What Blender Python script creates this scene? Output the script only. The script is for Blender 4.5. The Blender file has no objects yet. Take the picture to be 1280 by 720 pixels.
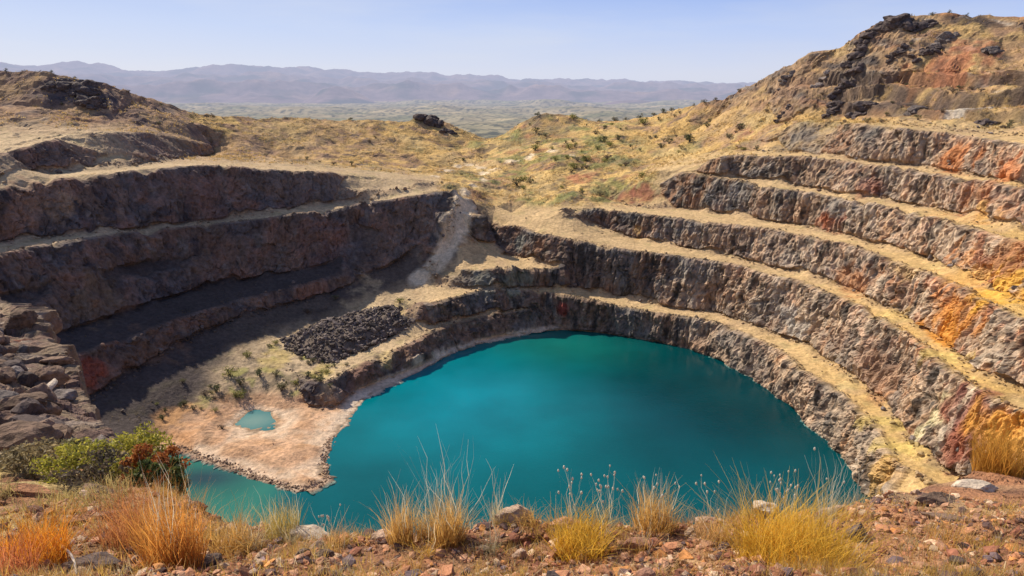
import bpy, bmesh, math, random
import numpy as np
from mathutils import Vector, Matrix, noise as mnoise
from mathutils.geometry import delaunay_2d_cdt

rng = np.random.default_rng(7)
random.seed(7)
np.seterr(over='ignore')

# Survey lines of the open pit, metres, lake level at z = 0, viewpoint above x = y = 0:
# B* benches of the right and far wall, L* benches of the left wall (crest and toe of every rock face),
# T1 the low terrace beside the lake, shore*/pool the waterlines, sky*/mid* the hillsides, lip/fg* the near rim.
LINES = {
    'shoreR': [(-42.8,160,0), (-41,169.8,0), (-40.8,178.1,0), (-39.8,183.2,0), (-36.6,189.1,0), (-27.6,202.8,0), (-21.1,216.8,0), (-18.5,221.3,0), (-15.6,224.3,0), (-12.4,226.9,0), (0.7,236.2,0), (5.5,239,0), (11,241.4,0), (14.6,242.3,0), (18.3,242.6,0), (23.8,241.9,0), (29.3,240.2,0), (34.1,238.1,0), (43.8,233,0), (51.3,228.4,0), (57.3,223.9,0), (59.9,221.3,0), (62.3,218,0), (64.4,214.1,0), (69.2,201.7,0), (72.4,189.1,0), (74.3,179.6,0), (75.1,165.5,0), (76.4,152.8,0), (74,130.8,0)],
    'shoreL': [(-42.8,160,0), (-41.7,147.1,0), (-39.9,141.3,0), (-39.7,139.2,0), (-40.9,137.2,0), (-43,135.9,0), (-44,135.6,0), (-46.2,136.3,0), (-49.9,138.5,0), (-57,141.9,0), (-63.9,146.4,0), (-69.3,149,0), (-75.8,153.5,0), (-79.7,154.7,0)],
    'pool': [(-68.9,167.4,0), (-68.3,174.5,0), (-67.2,175.8,0), (-65.7,176,0), (-63.2,174.5,0), (-60.9,171.5,0), (-59,168.4,0), (-58.6,164.8,0), (-61.1,164.1,0), (-62.8,164.3,0), (-68.9,167.4,0)],
    'T1toe': [(-53.4,177.8,1), (-50,175.8,1), (-48.1,175.5,1), (-46.5,176.3,1), (-44.9,183.1,1), (-41.4,189.4,1), (-29.6,203.1,1), (-27.2,206.5,1), (-21.3,217.4,1), (-17.1,222.9,1), (-12.6,227.7,1), (-8,231.8,1), (-3.2,235.1,1), (1.8,237.7,1), (8.3,240.4,1)],
    'T1crest': [(-61.7,190,5.7), (-57.7,185.7,5.6), (-52,180.7,5.6), (-50.4,180.5,5.5), (-49.5,181.2,5.5), (-40.9,195.2,5.8), (-29.3,211.6,6.8), (-25.8,219.6,7), (-23,223.8,7), (-13.6,232.5,6.8), (-5,238.9,6.7), (0,241.6,6.7), (6.1,242.6,6.7)],
    'B1toeL': [(-30.1,228.5,7.1), (-27.2,225.8,7.1), (-25.8,226.4,7.1), (-14,235.6,7), (-8.7,239.1,7), (0,243.8,6.9), (4.2,244.8,6.9)],
    'B1crest': [(-32.9,225.5,12.9), (-30.3,226.5,13), (-27.1,228.8,13.2), (-22,233.2,13.4), (-15,240.3,13.6), (-11.7,242.8,13.6), (-2.3,246.1,13.2), (5.1,247.3,12.7), (14.1,247.9,11.8), (21.7,246.6,11.1), (27,245,10.5), (33.5,241,9.7), (44.6,235.7,9), (62.5,224.4,9.4), (65,221.2,9.5), (68.2,214.7,9.6), (71.8,206,9.7), (75.7,194.8,9.6), (76.2,192,9.6), (76.7,180,9.6), (79.7,165.7,9.8), (80,159.3,9.9), (79.7,145.1,9.7), (77.8,136.8,9.6), (75.8,131.1,9.6)],
    'BmToe': [(-32,258.3,18), (-30.4,256.4,15.5), (-26.4,251,14.5), (-24.7,249.8,14.3), (-21.1,248.1,14.1), (-16.8,247.4,13.7), (-11.2,246.3,13.7), (-4.7,248,13.5), (18.8,255,11.7), (23.2,255.5,11.3), (26,254.9,11.1), (39.5,248.5,9.9), (44.9,246.5,9.6), (56.7,236.6,9.3), (59.8,235,9.4), (66.2,232.9,9.5), (68.7,231.2,9.6), (70.9,227.8,9.6), (74,219.4,9.7), (82.8,203.6,9.8), (84.8,197.4,9.8), (86.7,175.5,9.9), (88.4,163.2,10), (86.3,148.6,10), (83.6,136.3,9.9), (83.8,131.6,9.8)],
    'BmCrest': [(-32.3,258.5,18.4), (-22.4,255.6,18.8), (-13.2,251.1,19), (-7.4,250.1,19), (0,250.5,19), (8.6,253.8,18.8), (18.3,254.6,18.6)],
    'B2toeL': [(-7.9,283.9,19), (-6,279.6,19.1), (-3.1,275,19.1), (-1.4,273.8,19.1), (2.5,272.3,19.1), (4.6,270.9,19), (13.2,260.7,18.9), (18.2,257.3,18.8)],
    'B2crest': [(-8,288.7,29.4), (-3.1,283.6,29.4), (2.9,280.6,29.3), (4.6,279.4,29.2), (9,270.4,29), (10.6,268.8,28.9), (14.8,266,28.6), (26.2,261,27.5), (34.8,255.7,26.5), (43.2,252.8,26), (51,248.9,25.8), (69.3,237.7,25.4), (73,234.7,25.3), (74.4,232.8,25.3), (79.6,220.8,25.2), (84.9,214.2,25.3), (86.6,211.6,25.3), (87.7,207.3,25.3), (88.7,200.6,25.3), (90.9,193,25.4), (92.6,185,25.4), (93.1,175.3,25.3), (92.7,163.5,25.1), (92.9,152.7,25), (91,144.3,25), (89,130,25.1)],
    'B3toe': [(20.6,284,35), (22.1,283.2,34.2), (24.3,282.7,33), (31.5,284.5,29.2), (33.9,284.1,28.4), (37.6,282.7,27.3), (42.3,275.6,27), (52.5,266.1,26.3), (61.8,257,26), (72.1,247.8,25.7), (75.7,244,25.6), (78.3,240.2,25.6), (83.2,230.6,25.5), (91.7,217.4,25.5), (95.6,207.9,25.5), (98.5,197.2,25.5), (96.8,188.9,25.6), (99.8,176.2,25.5), (99.7,158.5,25.2), (97.4,147.1,25.2), (95.2,139.3,25.2), (94.8,135.8,25.3), (95.8,132.7,25.3), (97.8,129.9,25.3), (100.1,124.6,25.3)],
    'B3crest': [(20.7,284.1,35.3), (25.4,288.8,35.2), (28.1,288.8,35.2), (30.1,288.1,35.3), (32.4,291.1,34.8), (43.5,279.9,35.3), (58.7,265.8,35.5), (62.3,261.1,35.5), (73.1,251.1,35.6), (79.5,243.9,35.9), (83.6,240.7,36.2), (85.8,237.4,36.3), (90.9,226.6,36.5), (97.6,215.8,36.5), (98.9,212.2,36.5), (100.2,206.3,36.4), (102.3,189.2,36.4), (103.7,172.7,36.4), (104.7,169.3,36.3), (104.9,167.4,36.3), (102.6,158.1,36.3), (101.4,139.8,36.6), (99.1,126.2,36.4)],
    'B4toe': [(41.7,309,35.1), (48.9,296.4,35.3), (53.6,290.1,35.5), (55.6,288.6,35.5), (57.2,288,35.6), (64.9,286.7,35.6), (66.7,285.8,35.7), (70,282.8,35.7), (84.1,265.4,35.9), (89.8,253.7,36.1), (92.3,250.9,36.2), (96.6,247.1,36.3), (98.7,244.2,36.4), (99.5,241,36.5), (100.1,231.3,36.6), (100.9,229.7,36.6), (103.9,226.1,36.6), (105.3,222.6,36.7), (110.2,198.9,36.6), (112.7,191,36.6), (112.7,186.6,36.6), (110.5,173.5,36.6), (111.1,165.1,36.5), (108.7,149.1,36.7), (106.1,136,36.8)],
    'B4crest': [(41.8,309.5,35.3), (50.5,308.2,41), (58,309.9,45.5), (60.5,308.6,46.9), (62.1,307.1,47.8), (66,303.2,48.1), (68.4,296.1,48.6), (72.8,287.8,48.7), (84.7,273.5,48.1), (86.8,269.3,47.9), (89.3,261.6,47.6), (90.5,259,47.5), (98.1,250.9,47.1), (100.3,247.6,47), (102,243.1,47), (105.4,231.5,46.9), (110.1,217.6,47), (112.3,212.6,47), (115.4,193.4,47), (115.9,185.7,47), (115.7,179.1,47.1), (114.4,160.3,47.2), (112.5,147.8,47.3)],
    'B5toe': [(73.3,290.7,48.9), (77.6,285.5,48.8), (87,278.3,48.4), (94,269.3,48), (101.8,261.1,47.5), (105,255.3,47.4), (109.4,240.7,47.2), (110.9,236.7,47.1), (114.4,231.7,47.1), (116.5,230,47.1), (118.1,226.6,47.1), (123.9,206.5,47.2), (124.6,200.5,47.2), (124.4,193.2,47.2), (123.6,183.4,47.2), (118.9,156.7,47.4)],
    'B5crest': [(74,292.3,49.2), (75.3,292.9,50.3), (76.9,293,51.8), (78,291.1,53.2), (79,288.5,54.4), (81.4,284.2,56), (85.7,286.9,56), (89.1,284.3,56.3), (93.4,276.5,56.7), (97.3,271.6,56.9), (104,264.3,57.2), (106.5,260.9,57.3), (111.6,251.5,57.4), (115,241.3,57.3), (120.7,228.1,56.8), (124.8,215.2,56.3), (125.5,211.2,56.2), (126.4,199.9,56.2), (128.2,191.9,56.3), (127.9,187.2,56.4), (124.5,167,56.5)],
    'B6toe': [(96.2,313.1,56.6), (101.9,295.1,56.7), (103.3,293.1,56.7), (108.5,290,56.9), (111,285.4,57), (115.5,269.2,57.4), (119.3,250,57.5), (121.2,243.7,57.4), (123.8,239,57.3), (129.1,233.3,57), (130.4,229.8,56.9), (132.9,217.1,56.6), (134,208.3,56.5), (134.1,203.5,56.5), (133,194.8,56.5), (128.4,172.4,56.7)],
    'B6crest': [(96.6,312.5,57.6), (104,325.1,61.5), (106.2,327.1,63.1), (108.4,326.6,64.5), (110.1,325.9,65.1), (115.3,322.1,66.4), (114.7,301.9,67.8), (116.9,296.4,68.3), (123.2,287.1,68.8), (124.3,284.1,68.8), (124.4,280,68.8), (123.2,265.8,68.7), (123.3,262,68.7), (124.6,245.8,68.3), (126.1,241.7,68.1), (127.1,240.2,68), (135.3,231.3,67.5), (136.5,228,67.3), (137.1,224.1,67.2), (138,208.8,66.6), (137.4,199.4,66.3), (135,191.2,66.2), (130.4,177.8,66.1)],
    'B7toe': [(124.2,301.8,68.7), (129.7,292.4,69.3), (133.2,281.9,69.4), (132.1,263.7,69.3), (133,250.4,68.9), (135.8,242.6,68.6), (143.8,234.4,68.1), (145.9,226,67.8), (146.9,205.3,67.2), (145.3,194,66.9), (139.9,177.8,66.7)],
    'LFtoe': [(-110.5,148.8,6), (-105.7,160.6,7), (-102.7,167.7,8.5), (-100.6,177.4,9.5), (-97.2,187.8,10), (-95.5,195.4,10.4), (-93.8,200.4,10.7), (-87.7,213.3,11.6), (-81.3,222.2,12.3), (-71.5,232.7,13), (-58.9,243.2,14.9), (-50.9,250.8,17.2), (-43.8,258.9,19.4), (-41.1,261.7,20.5), (-38,263.9,22.1), (-30.6,267.7,26.9), (-27.5,269.3,29.5), (-25.4,270.4,32.6), (-24.6,271.3,34), (-22.6,277.2,37), (-21.2,280.3,39)],
    'L4crest': [(-116.7,147.9,16.9), (-113.1,158.1,17.2), (-108.4,168.8,17.5), (-102.1,185.1,17.1), (-98.3,198.3,16.7), (-95.4,204.4,16.6), (-90.2,213.1,16.6), (-86.9,220.5,16.7), (-85.5,222.5,16.7), (-82.4,225.5,16.8), (-71.5,233.9,17.3), (-65.7,239.7,18.1), (-59,246,19.4)],
    'L4toe': [(-118.9,151.7,19.5), (-117.6,157.7,19.7), (-117.8,169.7,19.9), (-116.7,182.5,19.8), (-115.4,186.8,19.7), (-110.1,198,19.4), (-106,214.6,19.2), (-104.6,218.2,19.2), (-102.1,222.8,19.2), (-96.8,229.8,19.3), (-90.8,235.7,19.5), (-81.1,241.2,19.9), (-70.9,246.3,20.8), (-63.4,251.9,22), (-59,246,19.4)],
    'L3crest': [(-125.2,163.3,29.5), (-123.2,168.6,29.2), (-121.6,179.7,28.4), (-119.6,187.4,28.1), (-114.7,201.6,27.7), (-110.1,214.8,26.8), (-107,221.1,26.3), (-104.2,225.5,26), (-99.3,231.8,25.8), (-93.2,237.4,25.8), (-89.4,240,26), (-81.3,244.3,26.8), (-66.3,255.4,28.8), (-59,262.8,29.6), (-53.2,271,29.8)],
    'L3toe': [(-127.2,166.7,31.8), (-126.8,171.6,31.5), (-125.9,175.8,31.3), (-124,181.9,30.9), (-118.8,195.5,30.4), (-114.7,213.3,29.5), (-112.7,218.3,29.1), (-109.1,224.2,28.7), (-102.3,231.7,28.4), (-92.4,240.2,28.5), (-86,244.3,28.9), (-70.8,252.6,30.8), (-63.1,258.2,31.7), (-56,266.1,32.2), (-53.2,271,29.8)],
    'L2crest': [(-130.9,174.2,40.4), (-129.2,180.4,40.4), (-127.4,190.3,40.4), (-123.7,198.3,40.1), (-120.6,210,39.2), (-118.9,214.9,38.8), (-116.7,219.2,38.4), (-111.7,227.4,37.9), (-105.6,234.8,37.6), (-100.9,239,37.6), (-95.7,242.7,37.6), (-86.1,248.1,37.9), (-78.9,252.6,38.5), (-70.2,259.6,39.2), (-63.9,263.6,39.5), (-59.7,267.4,39.4), (-45.6,272,41.1), (-39.9,274.5,41.7), (-30.7,280.2,42.4), (-22.8,286.2,43)],
    'L2toe': [(-142.1,190.1,40.5), (-139.7,196,40.4), (-132.2,203.7,40.1), (-128.9,207.5,39.8), (-125.9,212.2,39.4), (-117,228.2,38.2), (-113,233.6,38), (-107.5,239.6,37.9), (-98.9,247.5,37.9), (-80,262.2,39), (-67.9,273.8,39.7), (-62.5,278.3,40.1), (-53,284.5,41.2), (-45.8,286.9,41.9), (-42.1,289.6,42.1), (-36.8,297.7,42.6), (-31.6,308,43.2)],
    'L1crest': [(-141.6,192.9,53.9), (-141.8,202.8,54.1), (-135.4,214.2,55), (-128.6,224.7,55.3), (-121.9,237.5,55.5), (-108,255.4,55.4), (-103.7,258.3,55.1), (-96.3,261.1,54.3), (-82.5,271.3,51.8), (-77.3,273.7,51.3), (-70.1,284.9,49.9), (-65.4,290.7,48.6), (-60.9,294.6,47.2), (-55.1,297.8,46.2), (-44,307.3,44.6), (-40.5,309.5,44.2), (-37.6,310.1,43.9), (-35.1,309.8,43.6), (-31.6,308.6,43.3)],
    'L1toe': [(-150.8,206.2,54.6), (-151.5,214.4,54.9), (-150.7,217.9,55), (-144.1,228.4,55.3), (-139.9,238.7,55.5), (-138.1,240.8,55.5), (-133.6,244.9,55.6), (-131.6,247.7,55.6), (-130.2,251.5,55.6), (-129.2,256.4,55.5), (-128.9,262.9,55.4), (-129.3,271.4,55), (-134.7,305.3,53.4), (-136.3,318.5,52.8), (-136.8,330.8,52.4), (-136.9,342.6,52)],
    'L0crest': [(-150.8,208.1,61.5), (-149.9,210,61.7), (-149.2,213.5,61.9), (-149.2,217.9,62.2), (-150.1,228.3,63.1), (-147.8,234.3,64.3), (-147.1,238.2,64.8), (-148.7,251,65.7), (-148.1,253.4,65.8), (-144.4,255.1,66.1), (-142,257.1,66.1), (-140.2,260.4,66), (-139.7,262.8,65.9), (-139.5,269.1,65.5), (-139.8,277.2,64.9), (-140.8,286.9,64.2), (-143.4,303.7,62.7), (-142.5,311.4,61.5), (-138.9,323,58.9), (-138.7,332.3,57.6), (-138.1,336.2,56.9), (-136.1,342.7,55.7)],
    'skyR': [(91.6,410,70.4), (99.8,400,73.1), (109.6,390,74.8), (113.3,370,81.2), (119.5,355,86.5), (126.5,345,91.6), (133,340,96.1), (143.1,335,97.9), (147.3,330,102.2), (153.9,326,107.7), (160.9,322,110.5), (167.2,318,109.2), (173.6,315,109.8), (179,310,108.1), (185.6,305,107.7), (194.9,295,105.6), (209,280,99.7)],
    'midR1': [(123.7,325,79), (129.4,320.8,80.9), (136.1,315,83.2), (145.9,302,87.1), (156.2,292,88), (160.2,286.5,88), (173.4,266.2,87), (183.9,250,85.1)],
    'midR2': [(145.3,320,94.6), (150.2,314.8,97.2), (156.8,308,99.5), (161.7,304.2,99.5), (167.1,300.4,98.9), (172.3,296,98.2), (176.1,291.5,97.6), (179.9,286.2,97), (185.1,278,96)],
    'skyL': [(-249.1,330,89.7), (-221.9,330,87.4), (-208,330,87.4), (-201.2,329.7,86.5), (-194.4,330,85.4), (-186.8,331.9,84.4), (-180.1,335,83.1), (-175.2,345,78.6), (-169.2,351.9,75.5), (-162.6,360,72.3), (-159,369.7,69.8), (-153.9,380,67.9), (-149.1,385,67.2), (-143.1,390,66.8), (-136,395,66.4), (-128,400,66), (-120.3,404.2,65.7), (-102.1,412.7,65), (-85.2,420,64.5), (-66.2,427.2,63.7), (-59.7,430,63.6), (-51.4,438,65.6), (-42.3,440,63.3), (-32.6,435,59.4), (-23.2,432,55), (-16.2,430,52.4)],
    'skyC': [(-12.9,428,52.5), (-4.6,428,55.6), (4.6,430,61.4), (18.4,432,67.6), (32.5,435,65.7), (47,440,62.8), (59.3,443.8,62.1), (71.3,445,62.1), (82.5,430,65.4), (91.6,410,70.4)],
    'midL': [(-224,310,73.7), (-206,310.8,73.1), (-192.4,312,72.7), (-180,314.1,72.2), (-174.5,315.6,71.8), (-169.3,318,71.2), (-164.3,321.2,70.2), (-159.5,325.2,69), (-154.9,329.8,67.6), (-150.3,335,66.2), (-146,341.4,64.8), (-137.3,356,61.6), (-132,362,60.2), (-125.7,366.4,58.9), (-118.9,369.9,57.7), (-104.8,375,55.5), (-95.4,377.1,54.1), (-86.2,378.3,52.9), (-77.8,380,52), (-67.5,384.1,51.2), (-58.8,390,51.2), (-50.4,400.6,52.1), (-44.1,410,53.2)],
    'midL2': [(-114.1,352,50.3), (-91.1,350.3,49.4), (-83.3,350,48.9), (-75.1,350,48.2), (-67.7,350.4,47.4), (-61,352,46.5), (-51.7,358.3,45.1), (-43.6,365,43.7), (-32.2,370,41.6)],
    'fgL1': [(-3.13,3.2,77.39), (3.13,3.2,77.42)],
    'fg720': [(-3.75,3.9,77.11), (-1.55,3.85,77.15), (1.35,3.84,77.16), (3.85,4,77.04)],
    'lip': [(10.38,11,74.05), (8.2,9.94,74.49), (6.5,8.97,74.93), (5.33,8.17,75.3), (4.49,7.5,75.6), (3.64,6.5,76.01), (3.33,6.2,76.15), (3.04,6,76.25), (2.29,5.8,76.36), (1.47,5.4,76.51), (1.2,5.33,76.53), (0.66,5.29,76.54), (0,5.3,76.54), (-1.06,5.3,76.45), (-1.65,5.5,76.31), (-2.23,5.8,76.19), (-2.76,6,76.08), (-3.3,6.6,75.85), (-6.65,12,73.15), (-9,15.5,71.61), (-10.89,18.16,70.53), (-12.96,21,69.47), (-16.53,26,67.92), (-20.81,32,66.27), (-25.05,38,65.23), (-27.68,41.31,64.76), (-30.68,45,64.28), (-37.85,54,63.1), (-43.82,60,62.15), (-48.33,64,61.37), (-53.91,68.67,60.47), (-58.07,72,59.86)],
    'fgA': [(-6.34,6.5,75.93), (-4.75,6,76.16), (-4.01,6,76.18), (-3.18,5.7,76.31)],
    'fgB': [(-8.68,9,74.79), (-6.72,8.6,75), (-5.68,8.6,74.95), (-5.39,8.52,74.98), (-4.63,8.2,75.1)],
    'fgC': [(-13.31,14,72.76), (-11.13,14.03,72.76), (-10.28,13.93,72.76), (-9.41,13.71,72.76), (-8.97,13.5,72.8), (-8.28,13.02,72.94), (-7.15,12,73.28)],
    'fgD': [(-24.1,26,69.2), (-20.9,27,68.8), (-19.8,28,68.1)],
    'fgR': [(3.42,5.4,76.47), (4.67,5.9,76.23), (6.16,6.4,76)],
    'spot': [(-15,345,40.1), (-16.9,390,45.4), (0,318,38), (14,320,40.6), (22.9,352,48.8), (7.8,360,44.2), (44.9,345,47.5), (41.6,318,41.5), (64.6,375,54.7), (88.5,375,58.7), (105.2,378,62.5), (86.7,335,53.8), (13,296,33.8), (0,300,31.8), (-12.2,277,34.3), (-14,274,25.5), (72.4,335,52.1), (26.7,305,39.7), (0,385,47.9), (41.4,385,56.1), (-41.9,388,47.6), (-28.6,408,48.2)],
    'ramp': [(-19.4,285.5,40.1), (-18.1,284,38.1), (-19.3,277.5,34.8), (-21.3,270.5,29.3), (-23.7,265,23.7), (-27.5,258,19.9), (-33.6,252,15.4)],
    'flr': [(-53.1,232.3,9.5), (-38.9,244.7,13), (-72.1,200.5,7), (-75.5,190.4,6), (-79.3,182.5,4.5), (-83.8,172.8,3), (-86.5,165.1,2.2), (-85,157.6,1.6), (-62.4,226.7,8.5), (-69.2,214.4,7.2), (-67.8,186.9,5), (-63.3,186.4,5.2), (-66.3,181.5,2.6), (-74.9,176.3,2.6), (-74.3,159.3,1.8), (-62,151.6,1.6), (-51.8,148,1.5), (-45.8,152.2,1.3), (-51.1,164.9,1.2), (-42.2,138.4,1), (-74.2,168.7,1.6), (-45.5,235,11.5), (-40,253.6,16.5), (-50.1,195.8,6.3), (-39.7,215.3,6.9)],
}
# mineral stains and ground colours: x, y, z, radius, base colour, strength
PAINT = [
    (101.0,157.3,30.4,6.35,0.55,0.23,0.05,0.85), (99.5,156.7,25.8,4.66,0.58,0.27,0.05,0.8), (102.4,230.2,39.9,3.35,0.36,0.12,0.06,0.75),
    (98.2,199.4,26.6,5.00,0.42,0.2,0.09,0.7), (111.7,163.8,39.0,7.53,0.38,0.15,0.09,0.7), (113.4,162.0,44.1,4.40,0.4,0.2,0.08,0.6),
    (133.4,219.8,58.9,5.08,0.48,0.19,0.07,0.8), (134.1,197.4,58.9,3.93,0.52,0.19,0.07,0.8), (125.5,191.6,50.1,7.08,0.42,0.19,0.09,0.7),
    (114.1,234.4,49.6,4.02,0.3,0.12,0.08,0.6), (163.0,282.8,88.6,7.86,0.4,0.17,0.09,0.8), (172.1,284.4,93.5,6.55,0.4,0.17,0.09,0.7),
    (154.0,286.9,84.4,5.70,0.4,0.2,0.1,0.5), (120.3,224.9,52.3,2.81,0.5,0.4,0.3,0.8), (87.7,134.7,20.0,2.06,0.62,0.55,0.33,0.95),
    (86.1,135.1,16.0,2.26,0.62,0.55,0.34,0.95), (84.5,135.5,12.1,1.90,0.62,0.56,0.36,0.9), (88.2,126.4,19.6,6.16,0.26,0.1,0.08,0.85),
    (86.1,127.7,14.0,4.40,0.3,0.11,0.07,0.85), (89.9,120.1,20.3,4.59,0.6,0.3,0.06,0.9), (75.0,131.0,5.3,4.05,0.5,0.3,0.08,0.7),
    (149.2,252.8,74.1,4.18,0.5,0.45,0.38,0.85), (83.4,208.4,16.3,2.81,0.36,0.33,0.3,0.8), (84.3,201.9,12.9,2.50,0.38,0.35,0.31,0.8),
    (84.8,159.5,9.9,2.97,0.4,0.2,0.1,0.5), (89.0,165.0,12.8,4.79,0.36,0.2,0.12,0.5), (88.6,182.5,15.8,4.66,0.3,0.18,0.12,0.5),
    (54.2,299.7,39.4,5.38,0.24,0.09,0.06,0.85), (46.7,303.7,36.6,4.07,0.27,0.11,0.07,0.8), (29.2,327.3,42.1,4.71,0.36,0.13,0.08,0.8),
    (18.2,245.5,7.3,1.97,0.26,0.06,0.05,0.9), (11.0,266.1,23.8,2.98,0.28,0.16,0.1,0.8), (4.6,274.5,24.8,3.98,0.25,0.25,0.22,0.8),
    (0.0,249.9,16.0,4.52,0.25,0.25,0.2,0.8), (-9.8,247.9,15.9,4.49,0.22,0.22,0.19,0.7), (-5.7,284.2,24.8,2.85,0.07,0.07,0.07,0.8),
    (48.2,271.6,29.1,1.53,0.45,0.28,0.1,0.6), (47.2,268.6,26.6,1.22,0.5,0.3,0.1,0.6), (41.7,367.9,52.1,8.13,0.17,0.19,0.08,0.75),
    (50.9,340.7,47.9,6.06,0.15,0.16,0.09,0.7), (37.8,314.2,38.5,4.54,0.24,0.24,0.1,0.7), (24.2,373.1,50.9,5.74,0.34,0.27,0.13,0.4),
    (64.9,377.0,55.4,6.71,0.22,0.21,0.11,0.5), (84.5,341.0,55.2,3.85,0.2,0.2,0.08,0.5), (22.0,411.0,58.8,11.72,0.2,0.16,0.1,0.6),
    (13.7,428.8,64.6,8.45,0.19,0.15,0.11,0.6), (0.0,404.2,52.7,8.86,0.24,0.2,0.11,0.5), (-16.3,376.1,44.6,12.41,0.58,0.42,0.2,0.6),
    (-32.7,377.8,44.5,9.17,0.55,0.4,0.2,0.5), (7.1,326.4,40.5,10.80,0.58,0.42,0.2,0.6), (0.0,304.7,34.7,8.09,0.56,0.4,0.2,0.6),
    (-116.7,389.8,62.7,17.82,0.52,0.37,0.15,0.6), (-145.3,367.7,66.0,10.82,0.55,0.38,0.13,0.7), (-66.7,386.9,51.9,11.20,0.44,0.3,0.17,0.5),
    (-105.7,168.0,13.0,3.67,0.3,0.09,0.06,0.9), (-31.4,44.4,64.4,0.68,0.28,0.09,0.06,0.8), (-98.1,187.9,11.6,6.82,0.2,0.12,0.08,0.6),
    (-114.6,193.3,23.2,6.59,0.22,0.15,0.09,0.5), (-67.9,254.3,29.4,7.63,0.2,0.1,0.08,0.4), (-104.9,248.6,45.8,6.55,0.2,0.11,0.09,0.5),
    (-69.6,276.4,43.5,6.29,0.2,0.17,0.15,0.4), (-136.3,275.4,61.4,10.10,0.2,0.14,0.13,0.5), (-185.3,324.4,79.0,8.17,0.06,0.055,0.07,0.9),
    (-177.1,324.4,76.7,5.66,0.06,0.055,0.07,0.85), (-192.5,315.5,75.2,4.04,0.08,0.07,0.08,0.6), (-84.6,165.3,2.1,3.97,0.5,0.28,0.13,0.8),
    (-23.5,212.8,0.7,3.00,0.62,0.56,0.47,0.9), (-28.5,203.2,0.5,2.41,0.58,0.5,0.4,0.8), (-35.8,190.4,0.0,2.06,0.55,0.46,0.36,0.7),
    (-18.3,249.5,15.5,3.96,0.09,0.09,0.09,0.4), (-52.8,188.1,5.7,3.20,0.56,0.44,0.17,0.6), (-67.2,195.9,6.3,4.33,0.52,0.4,0.15,0.6),
    (-37.2,199.8,5.6,2.37,0.54,0.42,0.2,0.6), (-36.6,229.0,10.5,5.30,0.44,0.36,0.17,0.5), (-48.7,238.0,12.0,7.18,0.52,0.4,0.24,0.6),
    (-23.8,267.5,26.8,3.59,0.48,0.38,0.27,0.7), (-28.8,256.5,18.7,4.64,0.52,0.41,0.27,0.5), (127.6,235.8,59.1,2.35,0.3,0.2,0.15,0.3),
    (107.6,154.0,36.6,5.48,0.66,0.38,0.07,0.9), (109.4,168.3,36.5,4.04,0.6,0.38,0.12,0.7), (104.6,182.4,36.4,3.76,0.58,0.4,0.18,0.5),
    (124.0,188.4,47.2,3.49,0.58,0.37,0.12,0.6), (120.3,206.1,47.1,3.16,0.55,0.36,0.16,0.5), (81.5,147.0,9.8,3.59,0.5,0.38,0.13,0.8),
    (80.1,135.9,9.7,3.40,0.5,0.38,0.12,0.8), (94.2,147.4,25.1,3.61,0.58,0.43,0.15,0.8), (96.9,176.4,25.4,3.19,0.55,0.4,0.16,0.7),
    (83.6,169.5,9.9,3.09,0.5,0.4,0.2,0.5), (-115.8,241.2,50.8,7.36,0.16,0.12,0.11,0.4), (-138.2,202.0,46.6,7.03,0.34,0.2,0.14,0.7),
    (-134.3,211.3,50.9,6.07,0.32,0.2,0.14,0.6), (-132.1,210.5,47.1,4.39,0.42,0.29,0.19,0.6), (101.9,327.6,61.4,4.51,0.26,0.1,0.08,0.7),
    (115.2,290.2,63.5,4.79,0.1,0.1,0.11,0.6), (121.9,329.0,78.4,9.21,0.3,0.19,0.13,0.5), (96.7,347.5,63.9,10.27,0.4,0.28,0.16,0.5),
    (-20.5,282.7,39.6,2.19,0.7,0.57,0.4,1), (-19.2,302.8,39.0,2.35,0.7,0.57,0.4,1), (-16.5,314.3,39.9,2.43,0.7,0.57,0.4,1),
    (-13.3,329.3,40.8,2.54,0.7,0.57,0.4,1), (-13.1,352.9,41.5,2.72,0.7,0.57,0.4,1), (-15.9,365.3,43.3,2.81,0.7,0.57,0.4,1),
    (-21.1,375.1,43.9,2.89,0.7,0.57,0.4,1), (-26.3,373.0,42.9,2.88,0.7,0.57,0.4,1), (-30.5,350.5,42.9,2.71,0.7,0.57,0.4,1),
    (-33.9,327.9,43.1,2.54,0.7,0.57,0.4,1), (-8.6,358.3,42.8,2.76,0.7,0.57,0.4,1), (0.0,369.9,45.6,2.84,0.7,0.57,0.4,1),
    (9.6,371.7,48.2,2.86,0.7,0.57,0.4,1), (20.3,375.6,50.7,2.89,0.7,0.57,0.4,1), (29.0,358.4,49.7,2.76,0.7,0.57,0.4,1),
    (-12.9,292.0,34.4,3.24,0.2,0.15,0.1,0.5), (-13.4,276.0,31.3,2.76,0.17,0.13,0.09,0.6), (-11.3,303.1,36.7,2.68,0.2,0.15,0.1,0.5),
    (-15.2,274.0,26.8,2.14,0.2,0.15,0.11,0.5)]
# ---------------------------------------------------------------- camera
CAM_H = 80.0                       # metres above the lake
PITCH = math.radians(15.0)
FPX = 914.0 / 1280.0               # focal length / picture width
scene = bpy.context.scene
col_root = scene.collection
cam_d = bpy.data.cameras.new('camera')
cam_d.sensor_width = 36.0
cam_d.lens = 36.0 * FPX
cam_d.clip_start = 0.1
cam_d.clip_end = 60000
cam = bpy.data.objects.new('camera', cam_d)
col_root.objects.link(cam)
cam.location = (0, 0, CAM_H)
cam.rotation_euler = (math.pi / 2 - PITCH, 0, 0)
scene.camera = cam
CP, SP = math.cos(PITCH), math.sin(PITCH)


# ---------------------------------------------------------------- noise (vectorised gradient noise)
def _mix(h):
    h = h ^ (h >> np.uint32(13))
    h *= np.uint32(1274126177)
    h ^= h >> np.uint32(16)
    h *= np.uint32(2246822519)
    h ^= h >> np.uint32(13)
    return h


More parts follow.
